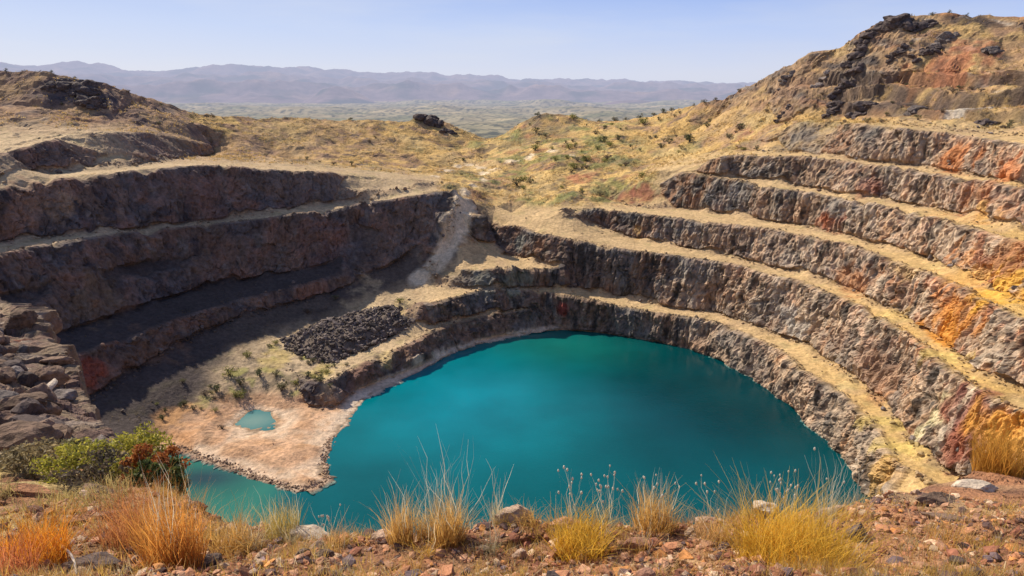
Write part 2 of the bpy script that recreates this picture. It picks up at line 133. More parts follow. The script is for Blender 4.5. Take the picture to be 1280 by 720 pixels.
KX, KY, KZ = np.uint32(374761393), np.uint32(668265263), np.uint32(2147483647)


def _cells(p, seed):
    i = np.floor(p)
    f = (p - i).astype(np.float32)
    i = i.astype(np.int32).astype(np.uint32)
    return f, i[:, 0] * KX + np.uint32(seed * 144665 % 4294967295), i[:, 1] * KY, i[:, 2] * KZ


def gnoise(p, seed=0):
    p = np.asarray(p, np.float32)
    f, hx, hy, hz = _cells(p, seed)
    u = f * f * f * (f * (f * 6 - 15) + 10)
    r = np.zeros(len(p), np.float32)
    for dx in (0, 1):
        wx = u[:, 0] if dx else 1 - u[:, 0]
        fx_ = f[:, 0] - np.float32(dx)
        for dy in (0, 1):
            wxy = wx * (u[:, 1] if dy else 1 - u[:, 1])
            fy_ = f[:, 1] - np.float32(dy)
            hxy = hx + np.uint32(dx) * KX + hy + np.uint32(dy) * KY
            for dz in (0, 1):
                h = _mix(hxy + hz + np.uint32(dz) * KZ)
                s = np.float32(1 / 511.5)
                gx = (h & np.uint32(1023)).astype(np.float32) * s - 1
                gy = ((h >> np.uint32(10)) & np.uint32(1023)).astype(np.float32) * s - 1
                gz_ = ((h >> np.uint32(20)) & np.uint32(1023)).astype(np.float32) * s - 1
                r += (gx * fx_ + gy * fy_ + gz_ * (f[:, 2] - np.float32(dz))) * wxy * (u[:, 2] if dz else 1 - u[:, 2])
    return r * np.float32(1.15)


def fbm(p, octv=4, seed=0, gain=0.5):
    a, s, t = 1.0, 0.0, 0.0
    p = np.asarray(p, np.float32)
    for o in range(octv):
        s = s + a * gnoise(p * (2.03 ** o) + 17.3 * o, seed + o)
        a *= gain
    return s


def ridged(p, octv=3, seed=0):
    a, s = 1.0, 0.0
    for o in range(octv):
        s = s + a * (1 - 2.2 * np.abs(gnoise(np.asarray(p, np.float32) * (2.1 ** o) + 7.7 * o, seed + o)))
        a *= 0.5
    return s * 0.6


def vor(p, seed=0):
    """cellular noise: distance to nearest (f1), second (f2) and a random id"""
    p = np.asarray(p, np.float32)
    f, hx, hy, hz = _cells(p, seed)
    f1 = np.full(len(p), 9.0, np.float32)
    f2 = f1.copy()
    idv = np.zeros(len(p), np.float32)
    s = np.float32(1 / 1023.0)
    for dx in (-1, 0, 1):
        for dy in (-1, 0, 1):
            for dz in (-1, 0, 1):
                h = _mix(hx + np.uint32(dx % 4294967296) * KX + hy + np.uint32(dy % 4294967296) * KY + hz + np.uint32(dz % 4294967296) * KZ)
                qx = (h & np.uint32(1023)).astype(np.float32) * s
                qy = ((h >> np.uint32(10)) & np.uint32(1023)).astype(np.float32) * s
                qz = ((h >> np.uint32(20)) & np.uint32(1023)).astype(np.float32) * s
                d = (qx + np.float32(dx) - f[:, 0]) ** 2 + (qy + np.float32(dy) - f[:, 1]) ** 2 + (qz + np.float32(dz) - f[:, 2]) ** 2
                near = d < f1
                f2 = np.where(near, f1, np.minimum(f2, d))
                idv = np.where(near, qx * np.float32(.61) + qy * np.float32(.39), idv)
                f1 = np.where(near, d, f1)
    return np.sqrt(f1), np.sqrt(f2), idv


def sstep(a, b, x):
    t = np.clip((x - a) / (b - a), 0, 1)
    return t * t * (3 - 2 * t)


def inpoly(xy, poly):
    x, y = xy[:, 0], xy[:, 1]
    r = np.zeros(len(xy), bool)
    n = len(poly)
    for k in range(n):
        x1, y1 = poly[k][:2]
        x2, y2 = poly[(k + 1) % n][:2]
        if y1 == y2:
            continue
        c = ((y1 > y) != (y2 > y)) & (x < (x2 - x1) * (y - y1) / (y2 - y1) + x1)
        r ^= c
    return r


# ---------------------------------------------------------------- the ground: survey lines -> TIN
SKY_BEHIND = []
tin_xy, tin_z, tin_e = [], [], []


def add_line(pts):
    b = len(tin_xy)
    for p in pts:
        tin_xy.append((p[0], p[1]))
        tin_z.append(p[2])
    tin_e.extend((b + k, b + k + 1) for k in range(len(pts) - 1))


def resample(pts, step):
    out = [pts[0]]
    for a, b in zip(pts[:-1], pts[1:]):
        L = math.dist(a[:2], b[:2])
        m = max(1, int(L / step))
        for k in range(1, m + 1):
            t = k / m
            out.append(tuple(a[j] + (b[j] - a[j]) * t for j in range(3)))
    return out


L = {k: [tuple(p) for p in v] for k, v in LINES.items()}
RIGHT = ['B1crest', 'BmToe', 'B2crest', 'B3toe', 'B3crest', 'B4toe', 'B4crest', 'B5toe', 'B5crest', 'B6toe', 'B6crest', 'B7toe']


def px_of(p):
    dep = p[1] * CP - (p[2] - CAM_H) * SP
    return 640 + 914 * p[0] / dep


for k in RIGHT:                      # carry every bench on a little beyond the frame
    q = [p for p in L[k] if px_of(p) < 1300]
    e = q[-1]
    q += [(e[0] + 5, e[1] - 20, e[2] + 0.3)]
    L[k] = q
NEAR_SHORE = [(74, 131, 0), (68, 113, 0), (48, 101, 0), (20, 96, 0), (-15, 98, 0), (-45, 106, 0), (-70, 121, 0),
              (-84, 140, 0), (-80.4, 154.6, 0)]
L['shoreR'] = [p for p in L['shoreR'] if p[1] > 132 or p[0] < 60] + [(74, 131, 0)]
lake_poly = L['shoreR'][:-1] + NEAR_SHORE[:-1] + L['shoreL'][::-1]
for k in ('shoreR', 'shoreL', 'T1toe', 'T1crest', 'B1toeL', 'BmCrest', 'B2toeL', 'LFtoe', 'L4crest', 'L4toe', 'L3crest',
          'L3toe', 'L2crest', 'L2toe', 'L1crest', 'L1toe', 'L0crest') + tuple(RIGHT):
    add_line(resample(L[k], 4.0))
add_line(resample(L['ramp'], 2.0))
for k in ('skyR', 'midR1', 'midR2', 'skyL', 'skyC', 'midL', 'midL2'):
    add_line(resample(L[k], 8.0))
for k in ('fgL1', 'fg720', 'lip', 'fgA', 'fgB', 'fgC', 'fgD', 'fgR'):
    add_line(L[k])
add_line(NEAR_SHORE)
pool = L['pool'][:-1]
add_line(L['pool'][:-1] + [L['pool'][0]])
for p in L['spot'] + L['flr']:
    add_line([p])
lip2 = []
for x, y, z in L['lip']:
    r = math.hypot(x, y)
    k = 1 + max(0.7, 0.11 * r) / r
    lip2.append((x * k, y * k, z - 1.5 * max(0.7, 0.11 * r)))
add_line(lip2)
for m_ in (1.7, 2.8, 4.6, 7.5, 12.0):     # the unseen face falling from the near rim to the lake
    row = []
    for x, y, z in L['lip'][::2]:
        r = math.hypot(x, y)
        s_ = (CAM_H - z) / r + 0.05 + 0.03 * m_
        if 1.2 + r * 0.11 < r * (m_ - 1) and r * m_ < 78:
            row.append((x * m_, y * m_, CAM_H - r * m_ * s_))
    for p in row:
        add_line([p])
for k, d, dz in (('skyR', 40, 20), ('skyL', 60, 24), ('skyC', 60, 20)):
    add_line([(p[0] * (1 + d / p[1]), p[1] + d, p[2] - dz) for p in L[k]])
for x, z in ((-420, -12), (-280, -12), (-140, -14), (-60, -14), (0, -14), (80, -14), (160, -12), (280, -10), (420, -10)):
    add_line([(x, 690, z)])
for p in ((-420, 500, 30), (-420, 330, 70), (-420, 100, 60), (-300, -20, 66), (-100, -30, 70), (0, -30, 79), (100, -30, 78), (300, -20, 85),
          (420, 100, 90), (420, 330, 90), (420, 500, 30), (-300, 320, 84), (-260, 220, 58), (260, 280, 100), (230, 180, 80), (170, 90, 70),
          (130, 60, 62), (60, 20, 71), (30, 8, 76.5), (-20, 5, 75.5), (-6, -6, 79), (6, -6, 79), (0, -3, 78.6), (-120, 60, 62), (-60, 30, 67)):
    add_line([p])
con = np.array(tin_xy)
lp = np.array([p[:2] for p in lake_poly])
# free points, spaced with distance from the viewpoint
free = []
for r0, r1, sp in ((0, 14, 0.7), (14, 40, 2.0), (40, 120, 5.0), (120, 340, 6.0), (340, 760, 13.0)):
    n = int(r1 / sp) + 1
    g = np.stack(np.meshgrid(np.arange(-n, n + 1), np.arange(-n, n + 1)), -1).reshape(-1, 2) * sp
    g = g + rng.uniform(-0.3, 0.3, g.shape) * sp
    r = np.hypot(g[:, 0], g[:, 1])
    g = g[(r >= r0) & (r < r1) & (np.abs(g[:, 0]) < 420) & (g[:, 1] > -30) & (g[:, 1] < 690)]
    for c in range(0, len(g), 2000):
        q = g[c:c + 2000]
        d = np.sqrt(((q[:, None, :] - con[None]) ** 2).sum(-1)).min(1)
        free.append(q[d > 0.55 * sp])
free = np.concatenate(free)
inl = inpoly(free, lp)
inp = inpoly(free, np.array([p[:2] for p in pool]))
allxy = np.vstack([con, free])
z0 = np.concatenate([np.array(tin_z), np.where(inl, -5.0, np.where(inp, -0.6, 0.0))])
fixed0 = np.concatenate([np.ones(len(con), bool), inl | inp])
pc = np.array([(-65.2, 168.5), (-67.4, 173.0), (-62.5, 170.0)])      # pool bed
res = delaunay_2d_cdt([Vector(v) for v in allxy] + [Vector(v) for v in pc], tin_e, [], 0, 1e-4)
allz = np.concatenate([z0, [-0.7, -0.6, -0.7]])
allf = np.concatenate([fixed0, [True] * 3])
V = np.array([tuple(v) for v in res[0]])
T = np.array([t for t in res[2] if len(t) == 3])
a = V[T[:, 1]] - V[T[:, 0]]
b = V[T[:, 2]] - V[T[:, 0]]
flip = (a[:, 0] * b[:, 1] - a[:, 1] * b[:, 0]) < 0
T[flip] = T[flip][:, ::-1]
z = np.zeros(len(V))
fx = np.zeros(len(V), bool)
for i, orig in enumerate(res[3]):
    o = [k for k in orig if allf[k]]
    if o:
        z[i] = sum(allz[k] for k in o) / len(o)
        fx[i] = True
# relax the free heights (membrane through the survey lines), conjugate gradients
E = np.concatenate([T[:, [0, 1]], T[:, [1, 2]], T[:, [2, 0]]])
E = np.unique(np.sort(E, 1), axis=0)
w = 1.0 / (np.linalg.norm(V[E[:, 0]] - V[E[:, 1]], axis=1) + 0.05)
nV = len(V)


def lap(x):
    d = w * (x[E[:, 0]] - x[E[:, 1]])
    return np.bincount(E[:, 0], d, nV) - np.bincount(E[:, 1], d, nV)


fr = (~fx).astype(float)
diag = np.bincount(E[:, 0], w, nV) + np.bincount(E[:, 1], w, nV)
z[~fx] = 40
r_ = -lap(z) * fr
y_ = r_ / diag
p_ = y_.copy()
rz = (r_ * y_).sum()
for it in range(900):
    Ap = lap(p_) * fr
    al = rz / ((p_ * Ap).sum() + 1e-30)
    z += al * p_
    r_ -= al * Ap
    y_ = r_ / diag
    rn = (r_ * y_).sum()
    if rn < 1e-8:
        break
    p_ = y_ + (rn / rz) * p_
    rz = rn
V = np.column_stack([V, z]).astype(np.float64)
BASE_V, BASE_T = V.copy(), T.copy()

# ---------------------------------------------------------------- adaptive refinement
nrm = np.cross(V[T[:, 1]] - V[T[:, 0]], V[T[:, 2]] - V[T[:, 0]])
FN = nrm / (np.linalg.norm(nrm, axis=1)[:, None] + 1e-12)
camp = np.array([0, 0, CAM_H])


def edge_limit(m):
    d = m - camp
    r = np.linalg.norm(d, axis=1)
    dep = d[:, 1] * CP - d[:, 2] * SP
    up = d[:, 1] * SP + d[:, 2] * CP
    k = np.maximum(dep, 0.01)
    seen = (dep > 0) & (np.abs(d[:, 0] / k) < 0.80) & (np.abs(up / k) < 0.50)
    lim = EDGE_K * np.maximum(r, 3.0)
    lim = np.where(r < 14, np.maximum(lim, 0.022), lim)
    lim = np.where((m[:, 1] < 112) & (m[:, 1] > 9) & (np.abs(m[:, 0]) < 0.4 * m[:, 1] + 2) & (m[:, 2] < 75.5), lim * 5, lim)
    lim = np.where(r < 10, np.maximum(lim, 0.035), lim)
    lim = np.where(r > 300, lim * 1.25, lim)
    lim = np.where(m[:, 2] < -0.8, lim * 6, lim)
    return np.where(seen, lim, lim * 6)


EDGE_K = 0.0047
par = np.arange(len(T))
ISWALL = FN[:, 2] < 0.74
for it in range(16):
    nv = len(V)
    e = np.concatenate([T[:, [0, 1]], T[:, [1, 2]], T[:, [2, 0]]])
    e.sort(1)
    key = e[:, 0].astype(np.int64) * nv + e[:, 1]
    uk, inv = np.unique(key, return_inverse=True)
    ue = np.stack([uk // nv, uk % nv], 1)
    ln = np.linalg.norm(V[ue[:, 0]] - V[ue[:, 1]], axis=1)
    mid = (V[ue[:, 0]] + V[ue[:, 1]]) / 2
    nt = len(T)
    fe = inv.reshape(3, nt).T
    fine = np.ones(len(uk))
    fine[fe[ISWALL[par]].ravel()] = 0.72
    mark = ln > edge_limit(mid) * fine
    if not mark.any():
        break
    lng = fe[np.arange(nt), ln[fe].argmax(1)]
    for _ in range(4):
        bad = mark[fe].any(1) & ~mark[lng]
        if not bad.any():
            break
        mark[lng[bad]] = True
    newi = np.full(len(uk), -1)
    newi[mark] = nv + np.arange(mark.sum())
    V = np.vstack([V, mid[mark]])
    M = newi[fe]
    has = M >= 0
    cnt = has.sum(1)
    out, pr = [T[cnt == 0]], [par[cnt == 0]]
    s = cnt == 3
    if s.any():
        t, m = T[s], M[s]
        out += [np.stack([t[:, 0], m[:, 0], m[:, 2]], 1), np.stack([m[:, 0], t[:, 1], m[:, 1]], 1),
                np.stack([m[:, 2], m[:, 1], t[:, 2]], 1), m.copy()]
        pr += [par[s]] * 4
    for k in range(3):
        s = (cnt == 1) & has[:, k]
        if s.any():
            t = np.roll(T[s], -k, 1)
            m = M[s][:, k]
            out += [np.stack([t[:, 0], m, t[:, 2]], 1), np.stack([m, t[:, 1], t[:, 2]], 1)]
            pr += [par[s]] * 2
        s = (cnt == 2) & ~has[:, k]           # the edge k is whole
        if s.any():
            t = np.roll(T[s], -k, 1)
            m1 = np.roll(M[s], -k, 1)[:, 1]   # on t1-t2
            m2 = np.roll(M[s], -k, 1)[:, 2]   # on t2-t0
            out += [np.stack([m1, t[:, 2], m2], 1), np.stack([t[:, 0], t[:, 1], m1], 1), np.stack([t[:, 0], m1, m2], 1)]
            pr += [par[s]] * 3
    T = np.concatenate(out)
    par = np.concatenate(pr)
nV = len(V)
print('ground', nV, 'verts', len(T), 'tris')
cntv = np.bincount(T.ravel(), minlength=nV).astype(float) + 1e-9
N = np.stack([np.bincount(T.ravel(), np.repeat(FN[par][:, j], 3), nV) for j in range(3)], 1) / cntv[:, None]
N /= np.linalg.norm(N, axis=1)[:, None] + 1e-9
facewall = sstep(0.86, 0.62, FN[:, 2])
WALL = np.bincount(T.ravel(), np.repeat(facewall[par], 3), nV) / cntv

_rp = np.array([p[:2] for p in resample(L['ramp'], 1.0)])
_ii = np.nonzero((np.abs(V[:, 0] + 25) < 30) & (np.abs(V[:, 1] - 268) < 30))[0]
_rd = np.sqrt(((V[_ii][:, None, :2] - _rp[None]) ** 2).sum(-1)).min(1)
WALL[_ii] *= sstep(1.8, 4.0, _rd)
RAMP_D = np.full(len(V), 99.0)
RAMP_D[_ii] = _rd
# ---------------------------------------------------------------- displacement of the ground
P = V.astype(np.float32)
DIST = np.linalg.norm(P - camp, axis=1)
far = sstep(14, 90, DIST)            # 0 in the foreground, 1 in the pit
wall = WALL
PW = P * np.array([1, 1, 0.16], np.float32)
PV = P * np.array([1, 1, 0.07], np.float32)


def on(mask, fn, *arrs):
    """evaluate fn on the masked points only, zero elsewhere"""
    i = np.nonzero(mask)[0]
    res_ = fn(*[a_[i] for a_ in arrs])
    if not isinstance(res_, tuple):
        o = np.zeros(len(mask), np.float32)
        o[i] = res_
        return o
    out_ = []
    for r_i in res_:
        o = np.zeros(len(mask), np.float32)
        o[i] = r_i
        out_.append(o)
    return tuple(out_)


# distance fields to the toes and crests of the benches
DG = 1.25
DX0, DY0 = -200.0, 110.0
dgx, dgy = np.meshgrid(np.arange(DX0, 200, DG), np.arange(DY0, 380, DG))


def field(keys):
    ref = np.array([p for kx in keys for p in resample(L[kx], 1.5)])[:, :2].astype(np.float32)
    q_ = np.column_stack([dgx.ravel(), dgy.ravel()]).astype(np.float32)
    o = np.empty(len(q_), np.float32)
    for c_ in range(0, len(q_), 4000):
        w_ = q_[c_:c_ + 4000]
        o[c_:c_ + 4000] = np.sqrt(((w_[:, None, 0] - ref[None, :, 0]) ** 2 + (w_[:, None, 1] - ref[None, :, 1]) ** 2).min(1))
    return o.reshape(dgx.shape)


def sample(F_, p):
    fx_ = np.clip((p[:, 0] - DX0) / DG, 0, F_.shape[1] - 1.001)
    fy_ = np.clip((p[:, 1] - DY0) / DG, 0, F_.shape[0] - 1.001)
    ix, iy = fx_.astype(int), fy_.astype(int)
    tx, ty = fx_ - ix, fy_ - iy
    return (F_[iy, ix] * (1 - tx) + F_[iy, ix + 1] * tx) * (1 - ty) + (F_[iy + 1, ix] * (1 - tx) + F_[iy + 1, ix + 1] * tx) * ty


TOES = ('B1toeL', 'BmToe', 'B2toeL', 'B3toe', 'B4toe', 'B5toe', 'B6toe', 'LFtoe', 'L4toe', 'L3toe', 'L2toe', 'L1toe', 'T1toe')
CRESTS = ('B1crest', 'B2crest', 'B3crest', 'B4crest', 'B5crest', 'B6crest', 'T1crest', 'BmCrest', 'L2crest', 'L3crest', 'L4crest', 'L1crest')
TOE_D = sample(field(TOES), P)
CRE_D = sample(field(CRESTS), P)
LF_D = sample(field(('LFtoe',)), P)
# rock faces: joints, gullies and blocks
wm = (wall > 0.02) & (far > 0)
f1, f2, cid = on(wm, lambda p: vor(p * np.array([1, 1, 0.55], np.float32) / 2.6 + 0.35 * fbm(p / 2.0, 2, 3)[:, None], 5), P)
g1, g2, gid = on(wm, lambda p: vor(p * np.array([1, 1, 0.6], np.float32) / 1.0, 6), P)
gul = on(wm, lambda p: ridged(p / 7.0, 3, 31), PW)
c1, c2, cbig = on(wm, lambda p: vor(p * np.array([1, 1, 0.45], np.float32) / 5.5 + 0.5 * fbm(p / 4.0, 2, 4)[:, None], 7), P)
colm = on(wm, lambda p: ridged(p / 3.4, 2, 32), PV)
vcr = on(wm, lambda p: ridged(p / 1.3, 2, 33), PV)
bed = on(wm, lambda p: fbm(p / 2.2, 3, 39), (P @ np.array([[.25, 0, .12], [.05, .2, .3], [.1, .1, 1.0]], np.float32)).astype(np.float32))
dw = (on(wm, lambda p: 1.3 * fbm(p / 11.0, 3, 11), P) + 1.3 * gul + 1.0 * (cbig - 0.5) + 0.3 * (cid - 0.5) + 0.15 * (gid - 0.5)
      + 1.05 * colm + 0.75 * vcr + 0.45 * bed + on(wm, lambda p: 0.55 * fbm(p / 1.5, 5, 40, 0.6), P * np.array([1, 1, .45], np.float32))
      - 0.25 * sstep(0.12, 0.0, f2 - f1) - 0.4 * sstep(0.08, 0.0, c2 - c1))
horiz = N.copy()
horiz[:, 2] *= 0.3
disp = horiz * (dw * wall * far)[:, None]
# open ground
hillmask = sstep(40, 62, P[:, 2]) * sstep(255, 330, P[:, 1]) + sstep(66, 72, P[:, 2]) + sstep(310, 350, P[:, 1])
hillmask = hillmask + sstep(286, 304, P[:, 1]) * sstep(-34, -26, P[:, 0]) * sstep(64, 54, P[:, 0]) * sstep(33, 36, P[:, 2])
hillmask = np.clip(hillmask, 0, 1)
hill = far * (1 - wall) * sstep(1.2, 6.0, P[:, 2])
fm = far > 0
hm_ = (hillmask > 0.01) & fm
hid = on(hm_, lambda p: vor(p / 6.0 + 0.4 * fbm(p / 5.0, 2, 9)[:, None], 15)[2], P)
hb_ = on(hm_, lambda p: 1.5 * fbm(p / 26.0, 3, 23) + 1.0 * ridged(p / 11.0, 3, 24) + 0.5 * ridged(p / 3.6, 2, 28), P)
upr = np.maximum(sstep(68, 76, P[:, 2]) * (P[:, 0] > 60), sstep(57, 66, P[:, 2]) * sstep(-95, -125, P[:, 0]) * 0.85)
dz = hill * on(fm, lambda p: 0.22 * fbm(p / 7.0, 3, 21) + 0.10 * fbm(p / 1.3, 2, 22), P)
dz += far * sstep(1.2, 6.0, P[:, 2]) * hillmask * (1 - 0.6 * wall) * (hb_ + 0.7 * (hid - 0.5) - 0.4)
# ledges of bare rock stepping up the right hill
um = upr > 0.01
dz += upr * on(um, lambda p: 1.5 * np.round(2.0 * fbm(p * np.array([.6, .6, 1.6], np.float32) / 13.0, 3, 29)) / 2.0 + 0.9 * ridged(p / 5.0, 3, 30), P) * 0.8
ter = upr * sstep(118, 140, P[:, 0]) * sstep(92, 84, P[:, 2])
tz_ = (P[:, 2] + 3.0 * on(ter > 0, lambda p: fbm(p / 22.0, 2, 72), P) - 68.0) / 6.2
tf_ = tz_ - np.floor(tz_)
dz += ter * 0.9 * 6.2 * (sstep(.62, .95, tf_) - tf_)
TERW = ter * sstep(.52, .66, tf_) * sstep(1.0, .92, tf_)
# rubble fans at the toes, collapsed bits of crest, loose edges
pit = fm & (TOE_D < 6) & (hillmask < 0.95)
fan = on(pit, lambda p: 0.4 + 3.6 * np.clip(fbm(p / 10.0, 3, 34) + 0.08, 0, 1) + 0.35 * fbm(p / 1.2, 2, 35), P)
dz += far * fan * np.clip(1 - TOE_D / 5.5, 0, 1) ** 1.3 * sstep(1.0, 2.0, P[:, 2]) * (1 - hillmask)
cm = fm & (CRE_D < 4) & (hillmask < 0.95)
col_ = on(cm, lambda p: 4.0 * np.clip(fbm(p / 9.0, 3, 36) - 0.14, 0, 1), P)
edg = on(cm, lambda p: 0.55 * np.clip(fbm(p / 1.5, 2, 37) + 0.25, 0, 1), P)
dz += far * (1 - hillmask) * (edg * np.clip(1 - CRE_D / 1.6, 0, 1) - col_ * np.clip(1 - CRE_D / 3.5, 0, 1))
lm = fm & (P[:, 2] < 6.0)
low = far * (1 - wall) * sstep(6.0, 1.2, P[:, 2]) * sstep(-0.2, 0.5, P[:, 2])
dz += low * on(lm, lambda p: 0.22 * fbm(p / 6.0, 3, 25) + 0.10 * fbm(p / 1.2, 2, 26) + 0.05 * ridged(p / 2.5, 2, 38), P)
sh = far * sstep(0.5, 0.1, np.abs(P[:, 2]))
dz += sh * on(sh > 0, lambda p: 0.2 * fbm(p / 2.2, 3, 27), P)
near = 1 - far
nm_ = near > 0
kid = on(nm_, lambda p: vor(p / 0.55 + 0.3 * fbm(p / 0.6, 2, 41)[:, None], 42)[2], P)
dz += near * (on(nm_, lambda p: 0.10 * fbm(p / 1.8, 3, 43), P) * sstep(4, 9, DIST) + on(nm_, lambda p: 0.03 * fbm(p / 0.4, 3, 44), P)
              + 0.09 * (kid - 0.5) * sstep(3.0, 6, DIST))
mid = sstep(9, 25, DIST) * sstep(110, 60, DIST)
midv = on(mid > 0, lambda p: vor(p / 2.4 + 0.4 * fbm(p / 2.0, 2, 45)[:, None], 46)[2], P)
dz += mid * (0.6 * (midv - 0.4) + on(mid > 0, lambda p: 0.4 * fbm(p / 4.0, 3, 47) + 0.3 * ridged(p / 1.1, 3, 48), P))
disp[:, 2] += dz
V = V + disp
# ---------------------------------------------------------------- mesh and material helpers
def link_mesh(name, verts, tris, mat=None, smooth=True, parent=None):
    me = bpy.data.meshes.new(name)
    verts = np.ascontiguousarray(verts, np.float32)
    tris = np.ascontiguousarray(tris, np.int32)
    me.vertices.add(len(verts))
    me.vertices.foreach_set('co', verts.ravel())
    k = tris.shape[1]
    me.loops.add(tris.size)
    me.loops.foreach_set('vertex_index', tris.ravel())
    me.polygons.add(len(tris))
    me.polygons.foreach_set('loop_start', np.arange(0, tris.size, k, dtype=np.int32))
    me.polygons.foreach_set('use_smooth', np.full(len(tris), smooth))
    me.update(calc_edges=True)
    if mat:
        me.materials.append(mat)
    o = bpy.data.objects.new(name, me)
    col_root.objects.link(o)
    if parent:
        o.parent = parent
    return o


def set_col(o, c, name='col'):
    a = o.data.attributes.new(name, 'FLOAT_COLOR', 'POINT')
    d = np.ones((len(c), 4), np.float32)
    d[:, :3] = c
    a.data.foreach_set('color', d.ravel())


class Nodes:
    def __init__(self, name):
        self.m = bpy.data.materials.new(name)
        self.m.use_nodes = True
        self.t = self.m.node_tree
        self.p = self.t.nodes['Principled BSDF']
        self.out = self.t.nodes['Material Output']

    def new(self, kind, **kw):
        n = self.t.nodes.new('ShaderNode' + kind)
        for k, v in kw.items():
            if k in n.inputs:
                n.inputs[k].default_value = v
            else:
                setattr(n, k, v)
        return n

    def ln(self, a, b):
        self.t.links.new(a, b)

    def noise(self, scale, detail=5, rough=0.6, vec=None):
        n = self.new('TexNoise')
        n.inputs['Scale'].default_value = scale
        n.inputs['Detail'].default_value = detail
        n.inputs['Roughness'].default_value = rough
        if vec is not None:
            self.ln(vec, n.inputs['Vector'])
        return n.outputs['Fac']

    def rng(self, src, a, b, c, d):
        n = self.new('MapRange')
        n.inputs[1].default_value, n.inputs[2].default_value = a, b
        n.inputs[3].default_value, n.inputs[4].default_value = c, d
        self.ln(src, n.inputs[0])
        return n.outputs[0]

    def math(self, op, a, b):
        n = self.new('Math', operation=op)
        for k, v in ((0, a), (1, b)):
            if isinstance(v, (int, float)):
                n.inputs[k].default_value = v
            else:
                self.ln(v, n.inputs[k])
        return n.outputs[0]

    def mul(self, colr, fac):
        n = self.new('VectorMath', operation='SCALE')
        self.ln(colr, n.inputs[0])
        self.ln(fac, n.inputs['Scale'])
        return n.outputs[0]

    def bump(self, h, dist, strength=1.0, prev=None):
        n = self.new('Bump')
        n.inputs['Distance'].default_value = dist
        n.inputs['Strength'].default_value = strength
        self.ln(h, n.inputs['Height'])
        if prev is not None:
            self.ln(prev, n.inputs['Normal'])
        return n.outputs[0]


def ground_material():
    k = Nodes('ground_surface')
    at = k.new('Attribute', attribute_name='col')
    geo = k.new('NewGeometry')
    pos = geo.outputs['Position']
    n1 = k.noise(0.9, 7, 0.68, pos)
    n2 = k.noise(14.0, 6, 0.65, pos)
    n3 = k.noise(0.16, 4, 0.55, pos)
    f = k.math('MULTIPLY', k.rng(n1, 0.3, 0.7, 0.62, 1.36), k.rng(n2, 0.3, 0.7, 0.72, 1.28))
    f = k.math('MULTIPLY', f, k.rng(n3, 0.3, 0.7, 0.86, 1.14))
    c = k.mul(at.outputs['Color'], f)
    k.ln(c, k.p.inputs['Base Color'])
    k.p.inputs['Roughness'].default_value = 0.95
    k.p.inputs['Specular IOR Level'].default_value = 0.12
    b = k.bump(n1, 0.55, 0.9)
    b = k.bump(n2, 0.022, 1.0, b)
    k.ln(b, k.p.inputs['Normal'])
    return k.m


# ---------------------------------------------------------------- ground colours
def mixc(c, col_, f):
    return c + (np.array(col_) - c) * np.clip(f, 0, 1)[:, None]


na = fbm(P / 30.0, 3, 51)
nb = fbm(P / 9.0, 3, 52)
nc = fbm(P / 3.0, 3, 53)
nd = on(wall > 0.01, lambda p: fbm(p / 5.0, 3, 54), PW)
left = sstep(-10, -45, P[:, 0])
wmask = wall > 0.01


def wn(fn, src=None):
    return on(wmask, fn, PW if src is None else src)


# rock faces
rgt = sstep(40, 85, P[:, 0]) * sstep(285, 200, P[:, 1])
rg2 = sstep(80, 110, P[:, 0]) * sstep(230, 150, P[:, 1])
farw = sstep(-35, -10, P[:, 0]) * sstep(70, 40, P[:, 0]) * (P[:, 1] > 200)
rockc = np.tile(np.array([.29, .20, .14]), (nV, 1))
big = fbm(P / 16.0, 3, 73)
rockc = mixc(rockc, (.17, .155, .15), sstep(-0.05, 0.35, big))
rockc = mixc(rockc, (.30, .17, .105), sstep(0.0, -0.4, big))
rockc = mixc(rockc, (.37, .255, .17), rgt * 0.65)
rockc = mixc(rockc, (.075, .066, .066), sstep(0.0, 0.55, nd + 0.5 * (cid - 0.45)) * (1 - 0.25 * rgt))
rockc = mixc(rockc, (.29, .16, .10), sstep(0.0, 0.5, nb + 0.5 * na) * 0.8)
rockc = mixc(rockc, (.34, .305, .265), sstep(0.15, 0.6, wn(lambda p: fbm(p / 3.0, 3, 57))) * 0.7)
rockc = mixc(rockc, (.34, .185, .11), rgt * sstep(0.0, 0.5, na + 0.5 * nc) * 0.5)
vst = wn(lambda p: ridged(p / 1.3, 3, 74), PW * np.array([1, 1, .5], np.float32))
rockc = mixc(rockc, (.48, .40, .32), rgt * sstep(0.25, 0.7, vst) * 0.5)
rockc = mixc(rockc, (.06, .05, .05), sstep(-0.1, -0.6, vst) * 0.6)
st1 = wn(lambda p: fbm(p / 4.0, 4, 55))
rockc = mixc(rockc, (.50, .23, .075), (0.25 * rgt + 0.75 * rg2) * sstep(0.12, 0.45, st1 + 0.45 * na) * 0.75)
rockc = mixc(rockc, (.48, .19, .075), rg2 * sstep(-0.15, 0.3, big + .4 * nb + .5 * st1) * 0.65)
rockc = mixc(rockc, (.42, .14, .07), rg2 * sstep(0.12, 0.5, wn(lambda p: fbm(p / 2.6, 3, 49)) + 0.3 * nb) * 0.7)
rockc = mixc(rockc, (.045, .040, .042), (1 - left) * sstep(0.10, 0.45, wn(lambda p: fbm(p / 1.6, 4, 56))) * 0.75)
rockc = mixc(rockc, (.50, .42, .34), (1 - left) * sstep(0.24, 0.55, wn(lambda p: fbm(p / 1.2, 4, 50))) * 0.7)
rockc = mixc(rockc, (.070, .054, .056), left * 0.68)  # left faces coloured darker to deepen their shade
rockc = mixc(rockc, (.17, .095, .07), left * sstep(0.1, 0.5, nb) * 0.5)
rockc = mixc(rockc, (.080, .070, .073), farw * 0.5)
